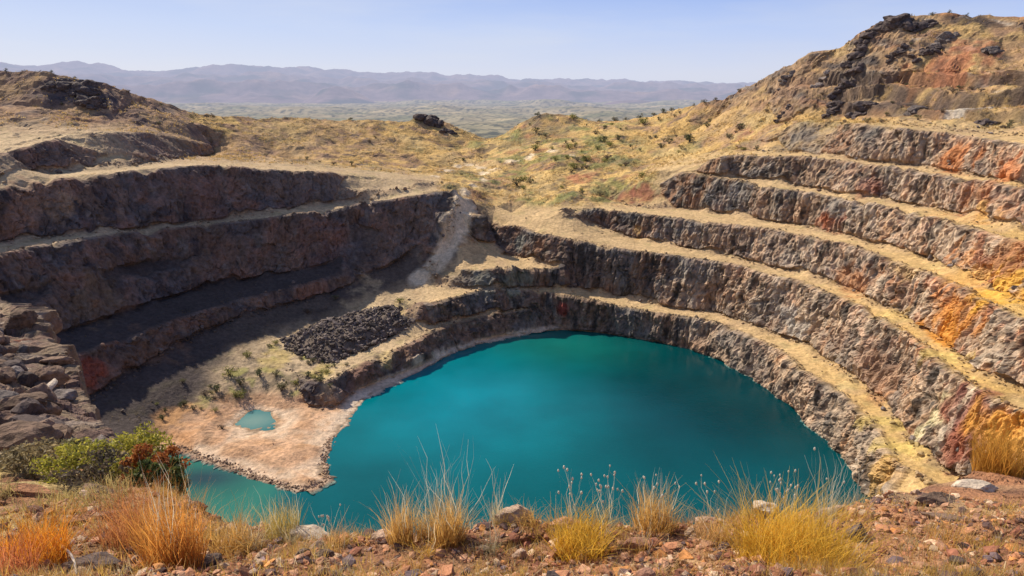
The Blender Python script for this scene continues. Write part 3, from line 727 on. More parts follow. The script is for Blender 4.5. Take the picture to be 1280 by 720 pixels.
rockc *= (0.92 + 0.18 * (cid - .5) + 0.3 * (cbig - .5) + 0.35 * np.clip(vcr, -.8, .8) + 0.2 * np.clip(colm, -.8, .8))[:, None]
rockc = mixc(rockc, (.04, .034, .034), np.maximum(0.4 * sstep(.1, 0.0, f2 - f1), sstep(.07, 0, c2 - c1)) * 0.35)
rockc = mixc(rockc, (.20, .19, .185), (1 - left) * (1 - .6 * rg2) * sstep(-.1, .4, big + .4 * nb) * 0.45)
dks = wn(lambda p: fbm(p / 2.4, 4, 97, .6), PV) + .5 * wn(lambda p: fbm(p / 1.1, 3, 98), P)
rockc = mixc(rockc, (.045, .042, .042), (1 - left) * sstep(.05, .5, dks) * (.8 - .25 * rg2))
rockc = mixc(rockc, (.42, .35, .28), rgt * sstep(-.25, -.6, dks) * .5)
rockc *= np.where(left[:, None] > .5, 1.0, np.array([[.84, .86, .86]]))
rockc = np.clip(rockc, .015, .8)
rockc *= 1 + (np.array([.26, .20, .14])[None] * (0.3 + 0.7 * rgt)[:, None]) * (1 - left)[:, None]
rockc *= (1 + 0.25 * left * sstep(-.2, .3, nb))[:, None]
# bench floors
flat = np.tile(np.array([.50, .36, .20]), (nV, 1))
gold = sstep(55, 95, P[:, 0]) * sstep(240, 140, P[:, 1])
flat = mixc(flat, (.60, .39, .13), gold * 0.8)
flat = mixc(flat, (.46, .37, .26), left * 0.5)
flat = mixc(flat, (.36, .25, .16), sstep(0.1, 0.6, nb) * 0.5)
flat = mixc(flat, (.30, .27, .12), sstep(0.15, 0.5, fbm(P / 5.0, 3, 58)) * 0.3)
fanc = np.clip(1 - TOE_D / 4.0, 0, 1) * sstep(1.0, 2.0, P[:, 2])
flat = mixc(flat, (.30, .215, .15), fanc * sstep(-0.3, 0.3, nc + 0.3) * 0.85)
flat = mixc(flat, (.20, .15, .115), np.clip(1 - CRE_D / 1.3, 0, 1) * sstep(-.1, .3, nc) * 0.6)
flat = mixc(flat, (.055, .047, .05), sstep(-45, -58, P[:, 0]) * sstep(12, 15, P[:, 2]) * sstep(39, 34, P[:, 2]) * 0.95)  # shade of the left benches painted into their floor colour
flat = mixc(flat, (.075, .062, .06), sstep(17 + 9 * sstep(200, 165, P[:, 1]), 8 + 8 * sstep(200, 165, P[:, 1]), LF_D + 4 * nb) * (P[:, 0] < -20) * 0.92)  # wall's shadow on the left floor painted in as near-black ground
# hillsides: straw, bare brown soil, weathered rock, green patches
hil = np.tile(np.array([.52, .345, .135]), (nV, 1))
hil = mixc(hil, (.30, .19, .125), sstep(-0.1, 0.4, nb + 0.5 * na) * 0.85)
hil = mixc(hil, (.12, .095, .085), sstep(0.12, 0.5, fbm(P / 6.0, 4, 59) + 0.25 * na) * 0.85)
hil = mixc(hil, (.22, .20, .10), sstep(0.1, 0.5, fbm(P / 14.0, 3, 60)) * 0.55)
hil = mixc(hil, (.60, .44, .21), sstep(0.1, 0.5, fbm(P / 20.0, 3, 61)) * 0.6)
hil = mixc(hil, (.285, .18, .12), upr * 0.65)
st_ = P * np.array([.5, .2, 1.0], np.float32) + P[:, [2, 2, 2]] * np.array([.8, 0, 0], np.float32)
hil = mixc(hil, (.07, .056, .055), upr * sstep(0.0, 0.35, on(um, lambda p: fbm(p / 6.0, 4, 62), st_)) * 0.9)
hil = mixc(hil, (.40, .19, .09), upr * sstep(0.12, 0.45, on(um, lambda p: fbm(p / 8.0, 4, 70), st_)) * 0.7)
hil = mixc(hil, (.56, .39, .16), upr * sstep(0.08, 0.4, on(um, lambda p: fbm(p / 13.0, 3, 69), P)) * 0.65)
hil = mixc(hil, (.42, .37, .31), upr * sstep(0.3, 0.55, on(um, lambda p: fbm(p / 4.0, 3, 75), st_)) * 0.7)
sad = (P[:, 1] > 270) * sstep(-40, -15, P[:, 0]) * sstep(75, 50, P[:, 0])
hil = mixc(hil, (.62, .43, .17), sad * sstep(-0.1, 0.3, fbm(P / 18.0, 3, 78)) * 0.75)
hil = mixc(hil, (.19, .20, .075), sad * sstep(0.05, 0.3, fbm(P / 13.0, 4, 79)) * 0.8)
hil = mixc(hil, (.34, .16, .10), sad * sstep(0.22, 0.5, fbm(P / 12.0, 3, 80)) * 0.7)
hil = mixc(hil, (.15, .115, .09), sad * sstep(0.15, 0.4, fbm(P / 4.0, 4, 86)) * 0.7)
gl = sstep(-70, -110, P[:, 0])
hil = mixc(hil, (.30, .19, .14), gl * 0.5)
hil = mixc(hil, (.10, .075, .075), gl * sstep(0.05, 0.4, fbm(P / 7.0, 4, 87)) * 0.7)
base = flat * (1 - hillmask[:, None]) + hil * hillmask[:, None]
# peninsula and beaches by the lake
pen = sstep(4.2, 1.6, P[:, 2]) * (P[:, 1] > 100) * (P[:, 0] < 20)
base = mixc(base, (.54, .34, .215), pen)
base = mixc(base, (.40, .25, .16), pen * sstep(-0.05, 0.4, nc) * 0.75)
base = mixc(base, (.24, .165, .11), pen * sstep(0.12, 0.4, fbm(P / 2.2, 4, 90)) * 0.7)
base = mixc(base, (.66, .54, .42), pen * sstep(0.9, 0.35, np.abs(P[:, 2])) * 0.6)
base = mixc(base, (.22, .16, .11), pen * sstep(0.22, 0.05, V[:, 2]) * 0.75)
base = mixc(base, (.46, .27, .15), pen * sstep(0.0, 0.4, fbm(P / 4.0, 3, 88)) * 0.5)
slope_ = sstep(1.8, 3.0, P[:, 2]) * sstep(9, 6, P[:, 2]) * (P[:, 0] < -50) * (P[:, 1] < 205) * (P[:, 1] > 160)
base = mixc(base, (.33, .26, .19), slope_ * 0.5)
base = mixc(base, (.14, .115, .085), slope_ * sstep(-0.05, 0.35, fbm(P / 3.5, 4, 76)) * 0.85)
base = mixc(base, (.32, .30, .11), slope_ * sstep(0.1, 0.4, fbm(P / 4.5, 3, 77)) * 0.8)
base = mixc(base, (.50, .26, .12), pen * (P[:, 0] < -74) * sstep(-.1, .4, nb) * 0.7)
base = mixc(base, (.07, .058, .058), sstep(17 + 9 * sstep(200, 165, P[:, 1]), 8 + 8 * sstep(200, 165, P[:, 1]), LF_D + 4 * nb) * (P[:, 0] < -60) * sstep(215, 195, P[:, 1]) * (P[:, 1] > 120) * 0.92)  # same painted shadow again, over the low ground by the left wall
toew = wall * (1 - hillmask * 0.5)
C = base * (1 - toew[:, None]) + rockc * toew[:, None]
# near rim: red brown earth, paler to the left
fg = np.tile(np.array([.31, .155, .085]), (nV, 1))
fg = mixc(fg, (.20, .11, .075), sstep(0.0, 0.5, fbm(P / 0.7, 3, 63)) * 0.8)
fg = mixc(fg, (.46, .33, .19), sstep(0.0, 0.6, fbm(P / 1.3, 3, 64)) * 0.6)
fg = mixc(fg, (.45, .36, .17), sstep(-3.0, -4.6, P[:, 0]) * sstep(0.25, -0.2, fbm(P / 1.5, 3, 65)) * 0.75 * sstep(5.2, 6.5, DIST))
fg = mixc(fg, (.16, .12, .11), sstep(14, 24, DIST) * 0.75)
fg = mixc(fg, (.30, .24, .20), sstep(14, 24, DIST) * sstep(0.1, 0.5, fbm(P / 2.0, 3, 66)) * 0.8)
nearw = sstep(95, 60, DIST)
C = C * (1 - nearw[:, None]) + fg * nearw[:, None]
C = mixc(C, (.085, .065, .058), TERW * sstep(-.5, .2, nc + .2) * 0.85)
C = mixc(C, (.70, .58, .42), sstep(4.6, 2.2, RAMP_D + 0.8 * nc) * 0.95)
shoal = sstep(-46, -40, P[:, 0]) * sstep(25, 5, P[:, 0]) * (P[:, 1] > 158) * sstep(2.2, 1.4, V[:, 2]) * sstep(0.05, 0.25, V[:, 2])
C = mixc(C, (.66, .57, .47), shoal * 0.85)
jit = 1.1 * fbm(PW / 4.0, 4, 68) + 0.5 * (cid - 0.5) * wall + 0.5 * fbm(P / 9.0, 2, 67)
for x, y, zz, r, cr, cg, cb, s in PAINT:
    i = np.nonzero((np.abs(P[:, 0] - x) < 2.2 * r) & (np.abs(P[:, 1] - y) < 2.6 * r) & (np.abs(P[:, 2] - zz) < 1.6 * r))[0]
    d = P[i] - np.array([x, y, zz], np.float32)
    rr = np.sqrt(d[:, 0] ** 2 + 0.5 * d[:, 1] ** 2 + 0.9 * d[:, 2] ** 2) / r
    C[i] = mixc(C[i], (cr, cg, cb), sstep(1.25, 0.45, rr + jit[i]) * s * 0.95)
C = np.where((P[:, 2] < -0.25)[:, None], np.array([.10, .20, .19]), C)
ground_mat = ground_material()
ground = link_mesh('ground', V, T, ground_mat, smooth=False)
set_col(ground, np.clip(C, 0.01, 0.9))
ground['kind'] = 'structure'

# ---------------------------------------------------------------- the lake
WSTEP = 2.0
gx = np.arange(-112, 97, WSTEP)
gy = np.arange(86, 254, WSTEP)
GX, GY = np.meshgrid(gx, gy)
WV = np.column_stack([GX.ravel(), GY.ravel(), np.zeros(GX.size)])
nx, ny = len(gx), len(gy)
ii = (np.arange(ny - 1)[:, None] * nx + np.arange(nx - 1)[None]).ravel()
WQ = np.stack([ii, ii + 1, ii + nx + 1, ii + nx], 1)
wp = WV.astype(np.float32)
wc = np.tile(np.array([.0, .132, .165]), (len(wp), 1))
to_right = sstep(-4, 52, wp[:, 0] + 0.10 * (wp[:, 1] - 150) + 6 * fbm(wp / 30.0, 2, 71))
wc = mixc(wc, (.0, .034, .045), to_right * 0.97)  # water colour darkens towards the right shore
wc = mixc(wc, (.0, .072, .088), sstep(172, 128, wp[:, 1]) * 0.85)
wc = mixc(wc, (.005, .125, .105), np.exp(-(((wp[:, 0] - 16) / 26) ** 2 + ((wp[:, 1] - 226) / 20) ** 2)) * 0.8)
wc = mixc(wc, (.0, .19, .265), np.exp(-(((wp[:, 0] + 14) / 20) ** 2 + ((wp[:, 1] - 182) / 30) ** 2)) * 0.8)
inl_ = sstep(-44, -52, wp[:, 0])
wc = mixc(wc, (.03, .16, .125), inl_ * sstep(160, 148, wp[:, 1]) * 0.9)
wc = mixc(wc, (.07, .13, .09), sstep(-58, -72, wp[:, 0]) * sstep(150, 130, wp[:, 1]) * sstep(-.2, .4, fbm(wp / 5.0, 3, 66)) * .8)
wc = mixc(wc, (.02, .035, .06), np.exp(-(((wp[:, 0] + 66) / 9) ** 2 + ((wp[:, 1] - 141) / 5) ** 2)) * 0.85)
wc = mixc(wc, (.16, .27, .26), np.exp(-(((wp[:, 0] + 65) / 7) ** 2 + ((wp[:, 1] - 169) / 6) ** 2)))
k = Nodes('lake_water')
at = k.new('Attribute', attribute_name='col')
pos = k.new('NewGeometry').outputs['Position']
k.ln(k.mul(at.outputs['Color'], k.rng(k.noise(0.05, 4, 0.5, pos), 0.3, 0.7, 0.85, 1.15)), k.p.inputs['Base Color'])
k.ln(k.rng(k.noise(0.035, 4, 0.6, pos), 0.42, 0.62, 0.03, 0.22), k.p.inputs['Roughness'])
k.p.inputs['IOR'].default_value = 1.33
k.p.inputs['Specular IOR Level'].default_value = 0.3
k.ln(k.bump(k.noise(1.1, 4, 0.65, pos), 0.07, 0.8), k.p.inputs['Normal'])
water = link_mesh('lake_water', WV, WQ, k.m)
set_col(water, wc)
water['kind'] = 'structure'

# ---------------------------------------------------------------- plain and far ranges
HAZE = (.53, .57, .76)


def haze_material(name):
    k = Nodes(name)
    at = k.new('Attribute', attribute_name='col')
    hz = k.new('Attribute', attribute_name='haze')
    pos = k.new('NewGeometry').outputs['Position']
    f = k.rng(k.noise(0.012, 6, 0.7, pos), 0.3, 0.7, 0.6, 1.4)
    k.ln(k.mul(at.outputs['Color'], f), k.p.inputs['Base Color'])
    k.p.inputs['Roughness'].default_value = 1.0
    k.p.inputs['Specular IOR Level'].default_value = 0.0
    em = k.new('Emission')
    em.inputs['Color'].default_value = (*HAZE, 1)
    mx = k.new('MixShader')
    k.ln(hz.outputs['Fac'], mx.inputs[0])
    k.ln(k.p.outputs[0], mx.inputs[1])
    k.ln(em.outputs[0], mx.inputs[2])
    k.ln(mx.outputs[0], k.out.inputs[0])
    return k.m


def polar(az0, az1, na_, rs):
    az = np.radians(np.linspace(az0, az1, na_))
    R_, A_ = np.meshgrid(rs, az, indexing='ij')
    v = np.column_stack([(R_ * np.sin(A_)).ravel(), (R_ * np.cos(A_)).ravel(), np.zeros(R_.size)])
    i = (np.arange(len(rs) - 1)[:, None] * na_ + np.arange(na_ - 1)[None]).ravel()
    return v, np.stack([i, i + 1, i + na_ + 1, i + na_], 1)


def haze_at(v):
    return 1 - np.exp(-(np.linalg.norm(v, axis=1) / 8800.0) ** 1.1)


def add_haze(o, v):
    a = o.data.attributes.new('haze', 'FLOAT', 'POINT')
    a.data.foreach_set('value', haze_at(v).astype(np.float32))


hz_mat = haze_material('hazy_country')
v, q = polar(-62, 62, 1150, np.concatenate([[60], np.geomspace(560, 9000, 330), np.array([16000, 40000])]))
vf = v.astype(np.float32)
r = np.hypot(v[:, 0], v[:, 1])
v[:, 2] = -16 + sstep(650, 1000, r) * (8 + 12 * fbm(vf / 420.0, 3, 81) + 6 * fbm(vf / 130.0, 3, 82) + 65 * np.clip(fbm(vf / 800.0, 3, 89) - 0.12, 0, 1) * sstep(1300, 2400, r))
v[r < 600, 2] = -30
c = np.tile(np.array([.27, .235, .145]), (len(v), 1))
c = mixc(c, (.16, .17, .095), sstep(-0.1, 0.4, fbm(vf / 260.0, 4, 83)) * 0.8)
c = mixc(c, (.42, .34, .20), sstep(0.15, 0.5, fbm(vf / 330.0, 3, 84)) * 0.8)
c = mixc(c, (.05, .06, .045), sstep(0.0, 0.3, fbm(vf / 26.0, 4, 85) + .3 * fbm(vf / 200.0, 2, 96)) * 0.85)
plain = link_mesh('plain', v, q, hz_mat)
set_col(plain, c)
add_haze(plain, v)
plain['kind'] = 'structure'

v, q = polar(-52, 52, 900, np.linspace(5200, 15000, 150))
vf = v.astype(np.float32)
r = np.hypot(v[:, 0], v[:, 1])
tanaz = v[:, 0] / v[:, 1]
pxs = 640 + 914 * tanaz / CP
prof_x = [-700, -200, 0, 50, 90, 130, 165, 205, 260, 300, 340, 380, 430, 470, 520, 560, 610, 650, 700, 760, 800, 860, 940, 1100, 1500, 2000]
prof_y = [90, 88, 86, 89, 87, 86, 91, 92, 87, 88, 85, 88, 91, 92, 92, 95, 95, 100, 99, 101, 102, 104, 105, 106, 104, 104]
topy = np.interp(pxs, prof_x, prof_y)
nse = fbm(vf / 900.0, 4, 91)
rgn = ridged(vf / 1500.0, 4, 92)
main = (118 - topy) / 914 * 11500 + 62
h = main * np.exp(-((r - 11600) / 1500.0) ** 2) * (0.98 + 0.10 * nse)
h = np.maximum(h, (main * 0.50 + 50 * rgn) * np.exp(-((r - 9300) / 700.0) ** 2))
h = np.maximum(h, (main * 0.26 + 60 * rgn - 5) * np.exp(-((r - 7600) / 500.0) ** 2))
for px0, wpx, r0, wr, hh in ((425, 40, 6700, 420, 95), (520, 60, 7300, 420, 80), (640, 80, 7500, 420, 80), (250, 70, 7300, 450, 80),
                             (790, 36, 5900, 330, 42), (330, 50, 6900, 380, 70), (880, 60, 8200, 420, 90)):
    h = np.maximum(h, hh * np.exp(-((np.abs(pxs - px0) / wpx) ** 3) - ((r - r0) / wr) ** 2) * (0.75 + 0.6 * rgn + 0.6 * nse))
v[:, 2] = -12 + np.maximum(h + 80 * fbm(vf / 420.0, 5, 93) * sstep(20, 140, h) + 50 * (rgn - 0.2) * sstep(40, 200, h) * sstep(11200, 10300, r) - 14, -12)
c = np.tile(np.array([.17, .125, .13]), (len(v), 1))
c = mixc(c, (.035, .05, .05), sstep(0.0, 0.4, fbm(vf / 420.0, 5, 94)) * 0.9)
c = mixc(c, (.30, .20, .15), sstep(0.1, 0.6, fbm(vf / 500.0, 3, 95)) * 0.6)
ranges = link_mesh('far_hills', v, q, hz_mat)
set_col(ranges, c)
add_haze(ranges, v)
ranges['kind'] = 'structure'

# ---------------------------------------------------------------- daylight
SUN_EL, SUN_AZ = math.radians(41), math.radians(-48)     # azimuth from +Y towards +X
world = bpy.data.worlds.new('World')
scene.world = world
world.use_nodes = True
nt = world.node_tree
bg = nt.nodes['Background']
sk = nt.nodes.new('ShaderNodeTexSky')
sk.sky_type = 'NISHITA'
sk.sun_disc = False
sk.sun_elevation = SUN_EL
sk.sun_rotation = SUN_AZ
sk.air_density = 1.0
sk.dust_density = 0.6
sk.ozone_density = 3.0
tc = nt.nodes.new('ShaderNodeTexCoord')
sep = nt.nodes.new('ShaderNodeSeparateXYZ')
nt.links.new(tc.outputs['Generated'], sep.inputs[0])
ramp = nt.nodes.new('ShaderNodeValToRGB')
mr = nt.nodes.new('ShaderNodeMapRange')
mr.inputs[1].default_value, mr.inputs[2].default_value = -0.02, 0.6
nt.links.new(sep.outputs['Z'], mr.inputs[0])
nt.links.new(mr.outputs[0], ramp.inputs[0])
e = ramp.color_ramp.elements
e[0].position, e[0].color = 0.0, (7.9, 8.3, 9.9, 1)
e[1].position, e[1].color = 1.0, (.5, 1.2, 3.4, 1)
for pos_, cc in ((0.07, (7.5, 8.0, 10.1, 1)), (0.16, (5.4, 6.7, 10.6, 1)), (0.24, (3.0, 4.7, 9.9, 1)), (0.5, (1.0, 2.0, 5.0, 1))):
    x = e.new(pos_)
    x.color = cc
# paler towards the sun's side
xr = nt.nodes.new('ShaderNodeMapRange')
xr.inputs[1].default_value, xr.inputs[2].default_value = 0.55, -0.65
xr.inputs[3].default_value, xr.inputs[4].default_value = 0.0, 0.5
nt.links.new(sep.outputs['X'], xr.inputs[0])
cl = nt.nodes.new('ShaderNodeMix')
cl.data_type = 'RGBA'
cl.inputs[7].default_value = (7.3, 7.7, 9.2, 1)
nt.links.new(xr.outputs[0], cl.inputs[0])
nt.links.new(ramp.outputs[0], cl.inputs[6])
mx = nt.nodes.new('ShaderNodeMix')
mx.data_type = 'RGBA'
mx.inputs[0].default_value = 0.82
mpn = nt.nodes.new('ShaderNodeMapping')
mpn.inputs['Scale'].default_value = (2.2, 2.2, 13.0)
nt.links.new(tc.outputs['Generated'], mpn.inputs[0])
cn = nt.nodes.new('ShaderNodeTexNoise')
cn.inputs['Scale'].default_value = 1.6
cn.inputs['Detail'].default_value = 6
nt.links.new(mpn.outputs[0], cn.inputs['Vector'])
cr = nt.nodes.new('ShaderNodeMapRange')
cr.inputs[1].default_value, cr.inputs[2].default_value = 0.48, 0.72
cr.inputs[3].default_value, cr.inputs[4].default_value = 0.0, 0.4
nt.links.new(cn.outputs['Fac'], cr.inputs[0])
c2_ = nt.nodes.new('ShaderNodeMix')
c2_.data_type = 'RGBA'
c2_.inputs[7].default_value = (7.9, 8.1, 9.3, 1)
nt.links.new(cr.outputs[0], c2_.inputs[0])
nt.links.new(cl.outputs[2], c2_.inputs[6])
nt.links.new(sk.outputs[0], mx.inputs[6])
nt.links.new(c2_.outputs[2], mx.inputs[7])
nt.links.new(mx.outputs[2], bg.inputs[0])
bg.inputs[1].default_value = 0.095
sd = bpy.data.lights.new('sun', 'SUN')
sd.energy = 6.7
sd.angle = math.radians(0.5)
sd.color = (1.0, .87, .68)
so = bpy.data.objects.new('sun', sd)
col_root.objects.link(so)
dv = Vector((math.sin(SUN_AZ) * math.cos(SUN_EL), math.cos(SUN_AZ) * math.cos(SUN_EL), math.sin(SUN_EL)))
so.rotation_euler = dv.to_track_quat('Z', 'Y').to_euler()
scene.view_settings.view_transform = 'Standard'
scene.view_settings.look = 'None'
scene.view_settings.exposure = 0
# ================================================================ THINGS
GXY = V[:, :2]
vis = V[:, 2] > -0.6
_near_i = np.nonzero((DIST < 110) & vis)[0]
_far_i = np.nonzero((DIST >= 100) & vis)[0]


def gz(x, y):
    """height of the ground at x, y"""
    ids = _near_i if math.hypot(x, y) < 100 else _far_i
    d = (GXY[ids, 0] - x) ** 2 + (GXY[ids, 1] - y) ** 2
    k = np.argpartition(d, 3)[:3]
    return float(V[ids[k], 2].mean())


def tag(o, label, cat, group=None, kind=None):
    if label:
        o['label'] = label
        o['category'] = cat
    if group:
        o['group'] = group
    if kind:
        o['kind'] = kind
    return o


def empty(name, loc, label, cat, group=None, rz=0.0):
    o = bpy.data.objects.new(name, None)
    o.empty_display_size = 0.3
    col_root.objects.link(o)
    o.location = loc
    o.rotation_euler = (0, 0, rz)
    return tag(o, label, cat, group)


# ---------------------------------------------------------------- materials of the things
def tinted(name, rough=0.9, noise_s=6.0, lo=0.6, hi=1.35, bump=0.02, translucent=0.0, rnd=0.0, color=None):
    k = Nodes(name)
    if color is None:
        src = k.new('Attribute', attribute_name='col').outputs['Color']
    else:
        n = k.new('RGB')
        n.outputs[0].default_value = (*color, 1)
        src = n.outputs[0]
    pos = k.new('NewGeometry').outputs['Position']
    nf = k.noise(noise_s, 6, 0.65, pos)
    f = k.rng(nf, 0.3, 0.7, lo, hi)
    if rnd:
        oi = k.new('ObjectInfo')
        f = k.math('MULTIPLY', f, k.rng(oi.outputs['Random'], 0, 1, 1 - rnd, 1 + rnd))
    c = k.mul(src, f)
    k.ln(c, k.p.inputs['Base Color'])
    k.p.inputs['Roughness'].default_value = rough
    k.p.inputs['Specular IOR Level'].default_value = 0.15
    if bump:
        k.ln(k.bump(nf, bump), k.p.inputs['Normal'])
    if translucent:
        tr = k.new('BsdfTranslucent')
        k.ln(c, tr.inputs['Color'])
        mx = k.new('MixShader')
        mx.inputs[0].default_value = translucent
        k.ln(k.p.outputs[0], mx.inputs[1])
        k.ln(tr.outputs[0], mx.inputs[2])
        k.ln(mx.outputs[0], k.out.inputs[0])
    return k.m


M_STONE = tinted('loose_stone', noise_s=9, bump=0.03)
M_BLADE = tinted('dry_blade', rough=0.7, noise_s=3, lo=0.8, hi=1.2, bump=0, translucent=0.5)
M_LEAF = tinted('leaf', rough=0.6, noise_s=4, lo=0.65, hi=1.35, bump=0, translucent=0.3)
M_HEAD = tinted('seed_head_fluff', rough=1.0, noise_s=90, lo=0.85, hi=1.1, bump=0, translucent=0.3, color=(.72, .68, .58))
M_WOOD = tinted('dead_wood', noise_s=30, bump=0.01, color=(.34, .28, .23))
M_STEM = tinted('shrub_stem', noise_s=8, bump=0.01, color=(.13, .10, .08))
ROCKM = {
    'black': tinted('black_rock', noise_s=0.9, bump=0.4, lo=.45, hi=1.8, color=(.088, .070, .068)),
    'grey': tinted('grey_rock', noise_s=2.4, bump=0.2, lo=.45, hi=1.5, color=(.19, .16, .15), rnd=0.3),
    'brown': tinted('brown_rock', noise_s=3.2, bump=0.15, lo=.4, hi=1.5, color=(.20, .135, .10), rnd=0.3),
    'pink': tinted('pink_rock', noise_s=16, bump=0.03, color=(.46, .33, .25), rnd=0.2),
    'red': tinted('red_rock', noise_s=18, bump=0.03, color=(.30, .165, .115), rnd=0.35),
    'dark': tinted('dark_rock', noise_s=14, bump=0.03, color=(.105, .080, .075), rnd=0.3),
    'pale': tinted('pale_rock', noise_s=10, bump=0.04, color=(.50, .42, .34), rnd=0.15),
}

# ---------------------------------------------------------------- rocks
ICO = {}
for s_ in (1, 2, 3, 4):
    bm = bmesh.new()
    bmesh.ops.create_icosphere(bm, subdivisions=s_, radius=1)
    bm.verts.ensure_lookup_table()
    ICO[s_] = (np.array([v.co[:] for v in bm.verts]), np.array([[v.index for v in f.verts] for f in bm.faces]))
    bm.free()


def rock_shape(seed, sub=3, planes=13, squash=0.75, rough=0.11):
    r_ = np.random.default_rng(seed)
    v, f = ICO[sub]
    n = r_.normal(size=(planes, 3))
    n /= np.linalg.norm(n, axis=1)[:, None]
    d = r_.uniform(0.55, 0.95, planes)
    dots = v @ n.T
    rad = np.where(dots > 0.05, d[None] / np.maximum(dots, 0.05), 9).min(1)
    rad = np.minimum(rad, 1.15)
    p = v * rad[:, None]
    p = p * (1 + rough * (fbm(p * 2.4 + seed, 5, seed % 50) + .7 * ridged(p * 3.1 + seed, 3, seed % 50 + 3) - .3))[:, None] if sub > 1 else p
    p = p * np.array([1.0, r_.uniform(0.65, 0.95), squash * r_.uniform(0.8, 1.1)])
    return p, f


ROCK_MESH = {}


def rock_mesh(kind, seed, sub=3, squash=0.75):
    key = (kind, seed, sub)
    if key not in ROCK_MESH:
        p, f = rock_shape(seed, sub, squash=squash)
        me = bpy.data.meshes.new('rock')
        me.from_pydata([tuple(x) for x in p], [], [tuple(int(i) for i in x) for x in f])
        me.materials.append(ROCKM[kind])
        ROCK_MESH[key] = me
    return ROCK_MESH[key]


def rock(name, kind, seed, x, y, size, label, group=None, sub=3, squash=0.75, sink=0.35, rz=None, stretch=(1, 1, 1), tilt=0.25, cat='rock'):
    o = bpy.data.objects.new(name, rock_mesh(kind, seed, sub, squash))
    col_root.objects.link(o)
    r_ = random.Random(seed * 31 + int(x * 100))
    o.scale = tuple(size * s for s in stretch)
    o.rotation_euler = (r_.uniform(-tilt, tilt), r_.uniform(-tilt, tilt), r_.uniform(0, 6.28) if rz is None else rz)
    o.location = (x, y, gz(x, y) + size * squash * stretch[2] * (1 - sink) * 0.75)
    return tag(o, label, cat, group)


def outcrop(seed, x, y, s, st, lab, kind):
    r_ = np.random.default_rng(seed)
    vs, fs, off = [], [], 0
    for q in range(int(16 + 5 * st[0])):
        p, f = rock_shape(seed * 40 + q, 3, planes=9, squash=.8, rough=.16)
        ax, ay = np.clip(r_.normal(0, .36), -.7, .7) * s * st[0], np.clip(r_.normal(0, .36), -.7, .7) * s * st[1]
        sz_ = s * r_.uniform(.24, .52) * (1.0 if q else 1.3)
        if q == 0:
            ax = ay = 0
            sz_ = s * .72
        a = r_.uniform(0, 6.28)
        R2 = np.array([[math.cos(a), -math.sin(a), 0], [math.sin(a), math.cos(a), 0], [.1, .2, 1]])
        zz_ = gz(x + ax, y + ay)
        vs.append(p @ R2.T * sz_ * np.array([1.25, 1, .85]) + np.array([ax, ay, zz_ + sz_ * .12]))
        fs.append(f + off)
        off += len(p)
    o = link_mesh('rock_outcrop', np.concatenate(vs) - np.array([0, 0, gz(x, y)]), np.concatenate(fs), ROCKM[kind], smooth=False)
    o.location = (x, y, gz(x, y))
    return tag(o, lab, 'outcrop')


# dark outcrops on the hillsides
for seed, x, y, s, st, lab in (
        (3, 158.6, 317.5, 6.0, (1.25, 1, .8), 'big black rock knob on the skyline at the top of the right hill'),
        (4, 165.5, 312.0, 3.4, (1.8, 1, .7), 'low dark rock ledge just right of the black knob on the hilltop'),
        (5, 148.0, 321.0, 3.8, (1.6, 1, .8), 'dark rock ledge on the skyline slope below the black hilltop knob'),
        (6, 143.0, 318.0, 4.0, (1.5, 1.0, .75), 'dark upper outcrop halfway down the left edge of the right hill'),
        (7, 137.6, 311.5, 4.6, (1.8, 1, .8), 'long dark outcrop in the middle of the right hill slope'),
        (8, 131.0, 323.0, 2.8, (1.5, 1, .8), 'small dark outcrop near the skyline low on the right hill'),
        (9, 129.5, 303.0, 3.4, (1.7, 1, .8), 'dark broken outcrop just above the topmost bench of the right hill, left one'),
        (10, 136.0, 292.0, 4.0, (2.0, 1, .7), 'dark outcrop band above the topmost bench, beside the pale patch'),
        (11, 143.0, 266.0, 3.0, (1.5, 1, .7), 'grey outcrop above the topmost bench between its two neighbours'),
        (12, 151.0, 239.0, 3.0, (1.2, 1, .9), 'dark rounded outcrop above the topmost bench near the right edge'),
        (13, -186.0, 326.0, 6.5, (1.5, 1, .7), 'large dark outcrop near the top of the left hill'),
        (14, -178.5, 319.5, 5.2, (1.4, 1, .75), 'dark outcrop stepping down below the large one on the left hill'),
        (15, -195.5, 322.0, 3.4, (1.4, 1, .7), 'small dark outcrop on the left hill, leftmost of the three'),
        (81, 168.0, 300.0, 3.2, (1.8, 1, .7), 'brown rock ledge high on the right hill above the red earth patch'),
        (82, 160.0, 296.0, 3.4, (2.0, 1, .7), 'dark ledge on the right hill just left of the red earth patch'),
        (83, 152.0, 303.0, 3.0, (1.8, 1, .7), 'dark ledge in the middle of the right hill, right of the long outcrop'),
        (84, 176.0, 282.0, 2.8, (1.8, 1, .7), 'brown ledge near the right edge below the red earth patch'),
        (85, 122.0, 338.0, 2.6, (1.6, 1, .7), 'small brown ledge low on the skyline of the right hill'),
        (86, 116.0, 322.0, 2.2, (1.8, 1, .7), 'small dark ledge on the grassy foot of the right hill'),
        (16, -48.0, 434.0, 6.2, (1.5, 1, .85), 'dark rounded knoll of rock standing alone beyond the notch'),
        (17, -36.0, 426.0, 3.4, (1.4, 1, .8), 'small dark rock on the slope right of the lone dark knoll')):
    outcrop(seed, x, y, s, st, lab, 'black' if seed not in (11, 8, 81, 84, 85) else 'grey')

